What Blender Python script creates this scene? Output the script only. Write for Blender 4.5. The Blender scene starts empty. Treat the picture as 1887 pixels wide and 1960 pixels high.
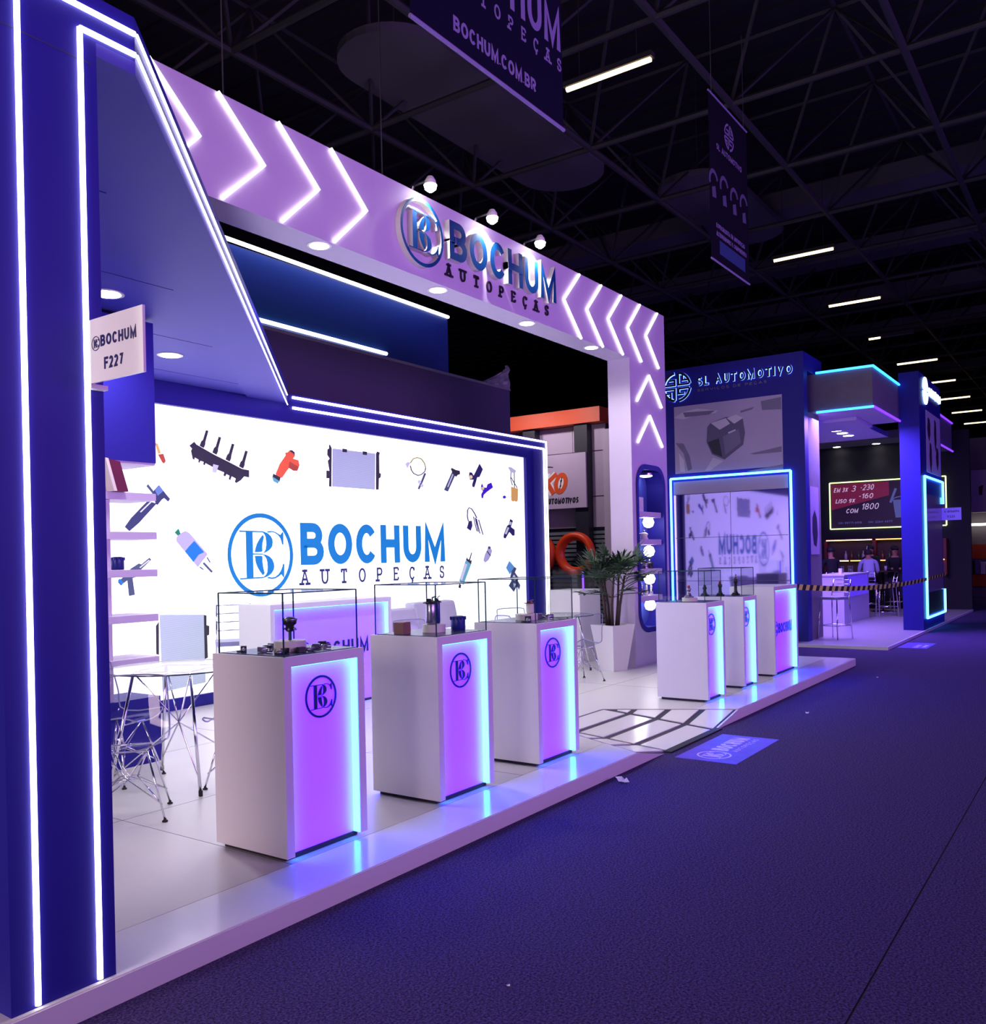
import bpy, bmesh, math, random
from mathutils import Vector, Matrix, Euler
random.seed(7)
PI = math.pi
scene = bpy.context.scene
COL = scene.collection

# ------------------------------------------------------------------ camera
cam_d = bpy.data.cameras.new('camera')
cam = bpy.data.objects.new('camera', cam_d); COL.objects.link(cam)
cam_d.sensor_fit = 'HORIZONTAL'; cam_d.sensor_width = 36.0
cam_d.lens = 1710.0 / 1887.0 * 36.0
cam_d.shift_x = -1.94 / 1887.0; cam_d.shift_y = 89.07 / 1887.0
cam_d.clip_start = 0.05; cam_d.clip_end = 400
cam.matrix_world = (Matrix.Translation((0, 0, 1.6)) @ Matrix.Rotation(math.radians(34.943 - 90), 4, 'Z')
                    @ Matrix.Rotation(math.radians(90), 4, 'X') @ Matrix.Rotation(math.radians(-1.25), 4, 'Z'))
scene.camera = cam

# ------------------------------------------------------------------ world: a dark hall
world = bpy.data.worlds.new('hall_air'); scene.world = world; world.use_nodes = True
bg = world.node_tree.nodes['Background']
bg.inputs[0].default_value = (0.22, 0.18, 0.50, 1); bg.inputs[1].default_value = 0.022

# ------------------------------------------------------------------ large lights of the hall
def area_light(name, loc, target, size, size_y, power, color, spread=180):
    d = bpy.data.lights.new(name, 'AREA'); d.shape = 'RECTANGLE'; d.size = size; d.size_y = size_y
    d.energy = power; d.color = color; d.spread = math.radians(spread)
    o = bpy.data.objects.new(name, d); COL.objects.link(o); o.location = loc
    o.rotation_euler = (Vector(target) - Vector(loc)).to_track_quat('-Z', 'Y').to_euler()
    return o
# the violet glow of the stands across the aisle
area_light('opposite_stand_glow', (6.5, -7.5, 3.6), (7.0, 4.0, 4.6), 14, 3.0, 330, (0.66, 0.30, 1.0), spread=80)
area_light('opposite_stand_glow', (20.0, -8.0, 3.6), (20.0, 4.0, 2.0), 12, 3.0, 380, (0.30, 0.13, 1.0))
# warm spill of the lit stands behind the photographer
area_light('stands_behind_glow', (-7.0, 2.5, 3.2), (4.0, 4.5, 1.0), 5, 3.0, 620, (1.0, 0.76, 0.82))

scene.view_settings.view_transform = 'Standard'
scene.view_settings.look = 'None'
scene.view_settings.exposure = 0.0
scene.view_settings.gamma = 1.0
scene.view_settings.use_curve_mapping = False
scene.cycles.max_bounces = 8; scene.cycles.diffuse_bounces = 3; scene.cycles.glossy_bounces = 4; scene.cycles.transparent_max_bounces = 16

# ------------------------------------------------------------------ materials
def lin(c):
    return tuple(((v / 255) / 12.92 if v / 255 <= 0.04045 else ((v / 255 + 0.055) / 1.055) ** 2.4) for v in c)
MATS = {}
def mat(name, rgb=(200, 200, 200), rough=0.5, metal=0.0, emit=None, strength=0.0, noise=0.0, nscale=8.0,
        bump=0.0, bscale=60.0, coat=0.0, spec=0.5, lincol=None):
    if name in MATS: return MATS[name]
    m = bpy.data.materials.new(name); m.use_nodes = True
    nt = m.node_tree; b = nt.nodes['Principled BSDF']
    c = lincol if lincol else lin(rgb)
    b.inputs['Base Color'].default_value = (*c, 1)
    b.inputs['Roughness'].default_value = rough; b.inputs['Metallic'].default_value = metal
    b.inputs['Coat Weight'].default_value = coat; b.inputs['Specular IOR Level'].default_value = spec
    tc = None
    if noise or bump:
        tc = nt.nodes.new('ShaderNodeTexCoord')
    if noise:
        n = nt.nodes.new('ShaderNodeTexNoise'); n.inputs['Scale'].default_value = nscale; n.inputs['Detail'].default_value = 6
        r = nt.nodes.new('ShaderNodeMix'); r.data_type = 'RGBA'
        r.inputs[6].default_value = (*[v * (1 - noise) for v in c], 1)
        r.inputs[7].default_value = (*[min(1, v * (1 + noise)) for v in c], 1)
        nt.links.new(tc.outputs['Object'], n.inputs['Vector']); nt.links.new(n.outputs['Fac'], r.inputs[0])
        nt.links.new(r.outputs[2], b.inputs['Base Color'])
    if bump:
        n2 = nt.nodes.new('ShaderNodeTexNoise'); n2.inputs['Scale'].default_value = bscale; n2.inputs['Detail'].default_value = 4
        bp = nt.nodes.new('ShaderNodeBump'); bp.inputs['Strength'].default_value = bump; bp.inputs['Distance'].default_value = 0.01
        nt.links.new(tc.outputs['Object'], n2.inputs['Vector']); nt.links.new(n2.outputs['Fac'], bp.inputs['Height'])
        nt.links.new(bp.outputs['Normal'], b.inputs['Normal'])
    if emit is not None:
        b.inputs['Emission Color'].default_value = (*emit, 1); b.inputs['Emission Strength'].default_value = strength
    MATS[name] = m; return m

def glass_mat(name, tint=(0.97, 0.985, 0.985), gloss=0.06, rough=0.02, graze=0.55):
    m = bpy.data.materials.new(name); m.use_nodes = True; nt = m.node_tree
    nt.nodes.remove(nt.nodes['Principled BSDF'])
    out = nt.nodes['Material Output']
    tr = nt.nodes.new('ShaderNodeBsdfTransparent'); tr.inputs[0].default_value = (*tint, 1)
    gl = nt.nodes.new('ShaderNodeBsdfGlossy'); gl.inputs['Roughness'].default_value = rough
    fr = nt.nodes.new('ShaderNodeLayerWeight'); fr.inputs['Blend'].default_value = 0.5
    pw = nt.nodes.new('ShaderNodeMath'); pw.operation = 'POWER'; pw.inputs[1].default_value = 4.0
    ad = nt.nodes.new('ShaderNodeMath'); ad.operation = 'MULTIPLY_ADD'; ad.inputs[1].default_value = graze; ad.inputs[2].default_value = gloss; ad.use_clamp = True
    mx = nt.nodes.new('ShaderNodeMixShader')
    nt.links.new(fr.outputs['Facing'], pw.inputs[0]); nt.links.new(pw.outputs[0], ad.inputs[0]); nt.links.new(ad.outputs[0], mx.inputs[0])
    nt.links.new(tr.outputs[0], mx.inputs[1]); nt.links.new(gl.outputs[0], mx.inputs[2])
    nt.links.new(mx.outputs[0], out.inputs['Surface'])
    MATS[name] = m; return m

def carpet_mat():
    m = mat('carpet', (30, 27, 38), 0.95, bump=0.9, bscale=300, spec=0.1)
    nt = m.node_tree; b = nt.nodes['Principled BSDF']
    tc = nt.nodes.new('ShaderNodeTexCoord')
    n = nt.nodes.new('ShaderNodeTexNoise'); n.inputs['Scale'].default_value = 95; n.inputs['Detail'].default_value = 8; n.inputs['Roughness'].default_value = 0.8
    v = nt.nodes.new('ShaderNodeValToRGB'); v.color_ramp.elements[0].position = 0.40; v.color_ramp.elements[1].position = 0.64
    v.color_ramp.elements[0].color = (0.010, 0.007, 0.028, 1); v.color_ramp.elements[1].color = (0.17, 0.115, 0.38, 1)
    nt.links.new(tc.outputs['Object'], n.inputs['Vector']); nt.links.new(n.outputs['Fac'], v.inputs[0]); nt.links.new(v.outputs[0], b.inputs['Base Color'])
    return m

def striped(name, ca, cb, scale, axis='Z', rough=0.5, sharp=0.5, emit=0.0):
    m = mat(name, (128, 128, 128), rough)
    nt = m.node_tree; b = nt.nodes['Principled BSDF']
    tc = nt.nodes.new('ShaderNodeTexCoord'); w = nt.nodes.new('ShaderNodeTexWave'); w.bands_direction = axis
    w.inputs['Scale'].default_value = scale; w.inputs['Distortion'].default_value = 0.6; w.inputs['Detail'].default_value = 2
    v = nt.nodes.new('ShaderNodeValToRGB')
    v.color_ramp.elements[0].color = (*lin(ca), 1); v.color_ramp.elements[1].color = (*lin(cb), 1)
    v.color_ramp.elements[0].position = 0.5 - sharp / 2; v.color_ramp.elements[1].position = 0.5 + sharp / 2
    nt.links.new(tc.outputs['Object'], w.inputs['Vector']); nt.links.new(w.outputs['Fac'], v.inputs[0]); nt.links.new(v.outputs[0], b.inputs['Base Color'])
    if emit:
        nt.links.new(v.outputs[0], b.inputs['Emission Color']); b.inputs['Emission Strength'].default_value = emit
    return m

carpet_mat()
mat('stand_blue', lincol=(0.018, 0.014, 0.27), rough=0.5, noise=0.04, nscale=3, spec=0.25)
mat('stand_blue_bounced', lincol=(0.075, 0.068, 0.44), rough=0.55, noise=0.04, nscale=3, spec=0.25)  # stand blue for the canopy underside, with bounced light put into the colour
mat('stand_blue_outer', lincol=(0.012, 0.012, 0.06), rough=0.6, noise=0.05)
mat('white_paint', (226, 222, 226), 0.38, noise=0.02, nscale=4)
mat('white_gloss', (228, 224, 230), 0.16, noise=0.03, nscale=3)
mat('deck_vinyl', (206, 203, 206), 0.30, noise=0.05, nscale=2.0)
mat('seam', (60, 58, 66), 0.8)
mat('lavender_board', (196, 182, 212), 0.45, noise=0.03)
mat('led_white', (255, 255, 250), 0.4, emit=(1.0, 0.96, 0.84), strength=5.0)
mat('led_white_soft', (255, 255, 250), 0.4, emit=(1.0, 0.96, 0.84), strength=3.5)
mat('led_cyan', (200, 240, 255), 0.4, emit=(0.075, 0.42, 1.0), strength=6.5)
mat('led_blue', (160, 200, 255), 0.4, emit=(0.02, 0.30, 1.0), strength=4.0)
mat('led_violet', (120, 80, 255), 0.4, emit=(0.16, 0.03, 1.0), strength=2.2)
mat('led_warm', (255, 220, 160), 0.4, emit=(1.0, 0.72, 0.34), strength=5)
mat('led_amber', (255, 200, 100), 0.4, emit=(1.0, 0.50, 0.10), strength=4)
mat('led_lime', (235, 255, 160), 0.4, emit=(0.75, 1.0, 0.40), strength=1.6)
mat('lamp_white', (255, 255, 255), 0.4, emit=(1.0, 0.98, 0.93), strength=14)
mat('panel_violet', (124, 150, 244), 0.4, emit=(0.32, 0.004, 9.0), strength=1.0)
mat('led_counter', (200, 240, 255), 0.4, emit=(0.035, 0.44, 1.0), strength=8.5)
mat('led_gantry', (255, 255, 250), 0.4, emit=(1.0, 0.96, 0.84), strength=3.0)
mat('lightbox', (245, 245, 250), 0.6, emit=(0.96, 0.97, 1.0), strength=1.2)
mat('mark_navy', (26, 18, 92), 0.4)
mat('letter_blue', (12, 62, 120), 0.3)
mat('letter_side', (215, 213, 205), 0.4)
mat('letter_black', (28, 24, 40), 0.4)
mat('chrome', (225, 225, 232), 0.12, metal=1.0)
mat('steel', (150, 150, 160), 0.3, metal=0.9)
mat('black_rubber', (18, 18, 22), 0.7)
mat('black_plastic', (24, 24, 30), 0.4)
mat('black_joint', (26, 24, 44), 0.5)
mat('glass_edge', (38, 74, 78), 0.2)
glass_mat('glass', gloss=0.015)
glass_mat('acrylic', tint=(0.93, 0.93, 0.97), gloss=0.02, rough=0.04, graze=0.10)
mat('acrylic_rim', (136, 136, 166), 0.2)

# ------------------------------------------------------------------ mesh building
class MB:
    def __init__(s): s.v = []; s.f = []; s.mi = []
    def add(s, vs, fs, mi=0):
        o = len(s.v); s.v += [tuple(p) for p in vs]; s.f += [tuple(i + o for i in f) for f in fs]; s.mi += [mi] * len(fs); return s
    def box(s, x0, x1, y0, y1, z0, z1, mi=0):
        if x0 > x1: x0, x1 = x1, x0
        if y0 > y1: y0, y1 = y1, y0
        if z0 > z1: z0, z1 = z1, z0
        return s.add([(x0, y0, z0), (x1, y0, z0), (x1, y1, z0), (x0, y1, z0), (x0, y0, z1), (x1, y0, z1), (x1, y1, z1), (x0, y1, z1)],
                     [(3, 2, 1, 0), (4, 5, 6, 7), (0, 1, 5, 4), (1, 2, 6, 5), (2, 3, 7, 6), (3, 0, 4, 7)], mi)
    def prism(s, poly, fn, d0, d1, mi=0):
        """poly: 2-d outline, fn(u, v, d) -> xyz"""
        a = sum(poly[i][0] * poly[(i + 1) % len(poly)][1] - poly[(i + 1) % len(poly)][0] * poly[i][1] for i in range(len(poly)))
        if a < 0: poly = poly[::-1]
        n = len(poly); vs = [fn(u, v, d0) for u, v in poly] + [fn(u, v, d1) for u, v in poly]
        fs = [tuple(range(n)), tuple(range(2 * n - 1, n - 1, -1))] + [(i, i + n, (i + 1) % n + n, (i + 1) % n) for i in range(n)]
        return s.add(vs, fs, mi)
    def tube(s, pts, r, n=8, closed=False, mi=0, cap=True):
        P = [Vector(p) for p in pts]; m = len(P)
        R = r if isinstance(r, (list, tuple)) else [r] * m
        vs = []; up = None
        for i, p in enumerate(P):
            a = P[(i - 1) % m] if (closed or i > 0) else p
            b = P[(i + 1) % m] if (closed or i < m - 1) else p
            t = (b - a).normalized()
            if up is None:
                up = Vector((0, 0, 1)) if abs(t.z) < 0.9 else Vector((1, 0, 0))
            x = t.cross(up)
            if x.length < 1e-6: x = t.orthogonal()
            x.normalize(); y = x.cross(t).normalized(); up = y
            for k in range(n):
                an = 2 * PI * k / n
                vs.append(p + x * math.cos(an) * R[i] + y * math.sin(an) * R[i])
        fs = []
        for i in range(m if closed else m - 1):
            j = (i + 1) % m
            for k in range(n):
                fs.append((i * n + k, i * n + (k + 1) % n, j * n + (k + 1) % n, j * n + k))
        if cap and not closed:
            fs.append(tuple(range(n - 1, -1, -1))); fs.append(tuple(range((m - 1) * n, m * n)))
        return s.add(vs, fs, mi)
    def lathe(s, prof, c=(0, 0, 0), n=20, mi=0, ax='Z'):
        """prof: (radius, height) from bottom to top"""
        vs = []; fs = []; m = len(prof)
        for r, h in prof:
            for k in range(n):
                a = 2 * PI * k / n
                p = (r * math.cos(a), r * math.sin(a), h)
                if ax == 'Y': p = (p[0], -p[2], p[1])
                if ax == 'X': p = (-p[2], p[1], p[0])
                vs.append((p[0] + c[0], p[1] + c[1], p[2] + c[2]))
        for i in range(m - 1):
            for k in range(n):
                fs.append((i * n + k, i * n + (k + 1) % n, (i + 1) * n + (k + 1) % n, (i + 1) * n + k))
        fs.append(tuple(range(n - 1, -1, -1))); fs.append(tuple(range((m - 1) * n, m * n)))
        return s.add(vs, fs, mi)
    def build(s, name, mats, parent=None, smooth=False, world=False):
        me = bpy.data.meshes.new(name); me.from_pydata(s.v, [], s.f)
        if not isinstance(mats, (list, tuple)): mats = [mats]
        for m in mats: me.materials.append(MATS[m] if isinstance(m, str) else m)
        if len(mats) > 1: me.polygons.foreach_set('material_index', s.mi)
        if smooth: me.polygons.foreach_set('use_smooth', [True] * len(s.f))
        me.update()
        o = bpy.data.objects.new(name, me); COL.objects.link(o)
        if parent is not None:
            o.parent = parent
            if world: o.matrix_parent_inverse = Matrix.Translation(-parent.location)
        return o

def tag(o, label, cat, group=None, kind=None):
    if label: o['label'] = label
    if cat: o['category'] = cat
    if group: o['group'] = group
    if kind: o['kind'] = kind
    return o
def thing(name, label, cat, loc=(0, 0, 0), rz=0.0, group=None):
    o = bpy.data.objects.new(name, None); COL.objects.link(o)
    o.empty_display_size = 0.1
    o.location = loc; o.rotation_euler = (0, 0, rz)
    return tag(o, label, cat, group)
def struct(o): o['kind'] = 'structure'; return o
def copy_tree(o, parent=None):
    c = o.copy(); COL.objects.link(c)
    if parent is not None: c.parent = parent
    for ch in list(o.children): copy_tree(ch, c)
    return c
def part(name, m, parent, fn, world=True, smooth=False):
    b = MB(); fn(b); return b.build(name, m, parent, smooth, world)
def boxpart(name, m, parent, *a, world=True):
    return MB().box(*a).build(name, m, parent, False, world)

# plane frames: u to the right as seen from the aisle, v up, d towards the viewer
def FY(y): return lambda u, v, d: (u, y - d, v)          # a face looking at the aisle
def FX(x): return lambda u, v, d: (x - d, -u, v)         # a face looking back along the aisle (u = -Y)

# ------------------------------------------------------------------ lettering
def arc(cx, cy, rx, ry, a0, a1, n=14):
    return [(cx + rx * math.cos(math.radians(a0 + (a1 - a0) * i / n)), cy + ry * math.sin(math.radians(a0 + (a1 - a0) * i / n))) for i in range(n + 1)]
O_ = arc(.5, .5, .5, .5, 90, 450, 28)[:-1]
S_ = arc(.5, .75, .47, .25, 25, 180, 9) + arc(.5, .75, .47, .25, 190, 265, 4) + arc(.5, .25, .5, .25, 85, 0, 5) + arc(.5, .25, .5, .25, -10, -155, 9)
GL = {  # glyph: (width/height, [open polylines], [closed loops], serif points)
 'A': (.80, [[(0, 0), (.5, 1), (1, 0)], [(.18, .34), (.82, .34)]], [], [(0, 0), (1, 0), (.5, 1)]),
 'B': (.74, [[(0, .52), (.6, .52)] + arc(.6, .26, .4, .26, 90, -90, 10)[1:] + [(0, 0), (0, .52)], [(0, .45), (0, 1), (.56, 1)] + arc(.56, .76, .36, .24, 90, -90, 10)[1:] + [(.3, .52)]], [], []),
 'C': (.76, [arc(.5, .5, .5, .5, 38, 322, 24)], [], []),
 'Ç': (.76, [arc(.5, .5, .5, .5, 38, 322, 24), [(.5, 0), (.5, -.10), (.62, -.16), (.52, -.26), (.38, -.24)]], [], []),
 'D': (.74, [[(.4, 0), (0, 0), (0, 1), (.4, 1)] + arc(.4, .5, .6, .5, 90, -90, 14)[1:]], [], []),
 'E': (.66, [[(1, 1), (0, 1), (0, 0), (1, 0)], [(0, .52), (.86, .52)]], [], []),
 'F': (.62, [[(1, 1), (0, 1), (0, 0)], [(0, .52), (.82, .52)]], [], []),
 'G': (.78, [arc(.5, .5, .5, .5, 45, 315, 22) + [(1, .45), (.58, .45)]], [], []),
 'H': (.74, [[(0, 0), (0, 1)], [(1, 0), (1, 1)], [(0, .52), (1, .52)]], [], []),
 'I': (.16, [[(.5, 0), (.5, 1)]], [], []),
 'K': (.72, [[(0, 0), (0, 1)], [(1, 1), (.06, .42)], [(.36, .58), (1, 0)]], [], []),
 'L': (.60, [[(0, 1), (0, 0), (1, 0)]], [], []),
 'M': (.90, [[(0, 0), (0, 1), (.5, 0.06), (1, 1), (1, 0)]], [], []),
 'N': (.76, [[(0, 0), (0, 1), (1, 0), (1, 1)]], [], []),
 'O': (.82, [], [O_], []),
 'P': (.68, [[(0, 0), (0, 1), (.6, 1)] + arc(.6, .74, .4, .26, 90, -90, 10)[1:] + [(0, .48)]], [], [(0, 0)]),
 'Q': (.82, [[(.6, .3), (1, -.05)]], [O_], []),
 'R': (.72, [[(0, 0), (0, 1), (.6, 1)] + arc(.6, .74, .4, .26, 90, -90, 10)[1:] + [(0, .48)], [(.5, .48), (1, 0)]], [], []),
 'S': (.66, [S_], [], []),
 'T': (.70, [[(0, 1), (1, 1)], [(.5, 1), (.5, 0)]], [], [(.5, 0)]),
 'U': (.74, [[(0, 1), (0, .4)] + arc(.5, .4, .5, .4, 180, 360, 14)[1:] + [(1, 1)]], [], [(0, 1), (1, 1)]),
 'V': (.76, [[(0, 1), (.5, 0), (1, 1)]], [], []),
 'X': (.74, [[(0, 0), (1, 1)], [(0, 1), (1, 0)]], [], []),
 'Z': (.66, [[(0, 1), (1, 1), (0, 0), (1, 0)]], [], []),
 '0': (.60, [], [O_], []), '1': (.30, [[(0, .8), (1, 1), (1, 0)]], [], []),
 '2': (.60, [arc(.5, .72, .5, .28, 165, -30, 12) + [(0, 0), (1, 0)]], [], []),
 '3': (.60, [arc(.45, .75, .5, .25, 150, -90, 12) + arc(.45, .25, .55, .25, 90, -150, 12)[1:]], [], []),
 '4': (.62, [[(.75, 0), (.75, 1), (0, .28), (1, .28)]], [], []),
 '5': (.60, [[(.95, 1), (.15, 1), (.08, .55)] + arc(.5, .32, .5, .32, 140, -150, 12)], [], []),
 '6': (.60, [arc(.55, .5, .5, .5, 60, 180, 10)], [arc(.5, .3, .5, .3, 0, 360, 18)[:-1]], []),
 '7': (.58, [[(0, 1), (1, 1), (.32, 0)]], [], []),
 '8': (.60, [], [arc(.5, .75, .42, .25, 0, 360, 16)[:-1], arc(.5, .25, .5, .25, 0, 360, 16)[:-1]], []),
 '9': (.60, [arc(.45, .5, .5, .5, -120, 0, 10)], [arc(.5, .7, .5, .3, 0, 360, 18)[:-1]], []),
 '.': (.10, [[(.5, 0), (.5, .08)]], [], []), '-': (.36, [[(0, .45), (1, .45)]], [], []),
 ' ': (.34, [], [], []), '(': (.2, [arc(1, .5, 1, .6, 120, 240, 8)], [], []), ')': (.2, [arc(0, .5, 1, .6, 60, -60, 8)], [], []),
 'r': (.34, [[(0, 0), (0, .68)], arc(.9, .2, .9, .45, 170, 80, 6)], [], []), 'o': (.56, [], [[(x, y * .68) for x, y in O_]], []),
}
def ribbon(mb, pts, w, fn, d0, d1, closed=False, mi=0, mi_side=None):
    n = len(pts); L = []; Rr = []
    for i, (x, y) in enumerate(pts):
        a = pts[(i - 1) % n] if (closed or i > 0) else None
        b = pts[(i + 1) % n] if (closed or i < n - 1) else None
        t1 = Vector((x - a[0], y - a[1])).normalized() if a else None
        t2 = Vector((b[0] - x, b[1] - y)).normalized() if b else None
        if t1 is None: t1 = t2
        if t2 is None: t2 = t1
        t = (t1 + t2)
        t = t.normalized() if t.length > 1e-6 else t1
        nrm = Vector((-t.y, t.x)); k = nrm.dot(Vector((-t1.y, t1.x)))
        m = min(1 / max(k, 0.25), 2.4)
        L.append((x + nrm.x * w / 2 * m, y + nrm.y * w / 2 * m)); Rr.append((x - nrm.x * w / 2 * m, y - nrm.y * w / 2 * m))
    vs = []
    for (l, r) in zip(L, Rr): vs += [fn(*l, d1), fn(*r, d1), fn(*r, d0), fn(*l, d0)]
    ff = []; fs = []
    for i in range(n if closed else n - 1):
        a = 4 * i; b = 4 * ((i + 1) % n)
        ff.append((a, a + 1, b + 1, b))
        fs += [(a + 1, a + 2, b + 2, b + 1), (a + 3, a, b, b + 3), (a + 2, a + 3, b + 3, b + 2)]
    if not closed:
        fs += [(0, 3, 2, 1), (4 * n - 4, 4 * n - 3, 4 * n - 2, 4 * n - 1)]
    o = len(mb.v); mb.v += vs
    ms = mi if mi_side is None else mi_side
    for f in ff: mb.f.append(tuple(i + o for i in f)); mb.mi.append(mi)
    for f in fs: mb.f.append(tuple(i + o for i in f)); mb.mi.append(ms)
def glyph(mb, ch, x, z, h, w, t, fn, d0, d1, serif=False, mi_side=None):
    _, op, cl, se = GL[ch]
    M = lambda p: (x + t / 2 + p[0] * (w - t), z + t / 2 + p[1] * (h - t))
    k_ = 0; e_ = (d1 - d0) * .03
    for pl in op:
        q = [M(p) for p in pl]
        # let open ends reach the cap line
        for e, nb in ((0, 1), (-1, -2)):
            dx, dy = q[e][0] - q[nb][0], q[e][1] - q[nb][1]; l = math.hypot(dx, dy) or 1
            if ch in 'HMNTUFPIK1L' or (ch == 'A' and abs(dy) > abs(dx)): q[e] = (q[e][0] + dx / l * t / 2, q[e][1] + dy / l * t / 2)
        ribbon(mb, q, t, fn, d0, d1 + k_ * e_, False, 0, mi_side); k_ += 1
    for pl in cl: ribbon(mb, [M(p) for p in pl], t, fn, d0, d1 + k_ * e_, True, 0, mi_side); k_ += 1
    if serif:
        for p in se:
            a = M(p); sw = max(0.17 * h, t * 1.6)
            ribbon(mb, [(a[0] - sw, a[1]), (a[0] + sw, a[1])], t * 1.15, fn, d0, d1 + k_ * e_, False, 0, mi_side); k_ += 1
        if ch == 'T':
            for u in (0, 1):
                a = M((u, 1)); ribbon(mb, [(a[0], a[1]), (a[0], a[1] - .2 * h)], t, fn, d0, d1 + 6 * e_)
        if ch == 'E':
            for v in (0, 1):
                a = M((1, v)); ribbon(mb, [(a[0], a[1]), (a[0], a[1] + (.2 if v == 0 else -.2) * h)], t, fn, d0, d1 + 6 * e_)
            a = M((0, 0)); b2 = M((0, 1))
            for q in (a, b2): ribbon(mb, [(q[0] - .1 * h, q[1]), (q[0], q[1])], t, fn, d0, d1 + 6 * e_)
        if ch in 'ÇS':
            a = M((.93, .82)); ribbon(mb, [(a[0], a[1] - .10 * h), (a[0], a[1] + .16 * h)], t, fn, d0, d1 + 6 * e_)
        if ch == 'S':
            a = M((.05, .18)); ribbon(mb, [(a[0], a[1] - .16 * h), (a[0], a[1] + .10 * h)], t, fn, d0, d1 + 6 * e_)
def text_layout(s, width, h, gap):
    ws = [GL[c][0] for c in s]; tot = sum(ws) * h + gap * h * (len(s) - 1); k = width / tot
    out = []; x = 0
    for c, w in zip(s, ws): out.append((c, x, w * h * k)); x += (w * h + gap * h) * k
    return out
def text_mb(s, x, z, h, width, t, fn, d0=0, d1=.003, gap=.18, serif=False, mb=None, mi_side=None, shear=0.0):
    mb = mb or MB()
    f2 = fn if not shear else (lambda u, v, d: fn(u + (v - z) * shear, v, d))
    for c, dx, w in text_layout(s, width, h, gap):
        if c != ' ': glyph(mb, c, x + dx, z, h, w, t, f2, d0, d1, serif, mi_side)
    return mb
def words(s, x, z, h, width, t, fn, d0, d1, gap, name, m, parent, shear=0.0):
    f2 = fn if not shear else (lambda u, v, d: fn(u + (v - z) * shear, v, d))
    b = MB(); out = []
    for c, dx, w in text_layout(s, width, h, gap):
        if c == ' ': out.append(b); b = MB()
        else: glyph(b, c, x + dx, z, h, w, t, f2, d0, d1)
    for q in out + [b]: q.build(name, m, parent, False, True)
def text_spread(s, x, z, h, width, t, fn, d0, d1, gw, serif=True):
    """letters of one width gw spread evenly over width; one builder per letter"""
    out = []; n = len(s)
    for i, c in enumerate(s):
        b = MB(); cw = gw * h * (GL[c][0] / .72); cx = x + gw * h / 2 + (width - gw * h) * i / (n - 1)
        glyph(b, c, cx - cw / 2, z, h, cw, t, fn, d0, d1, serif); out.append(b)
    return out
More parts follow.
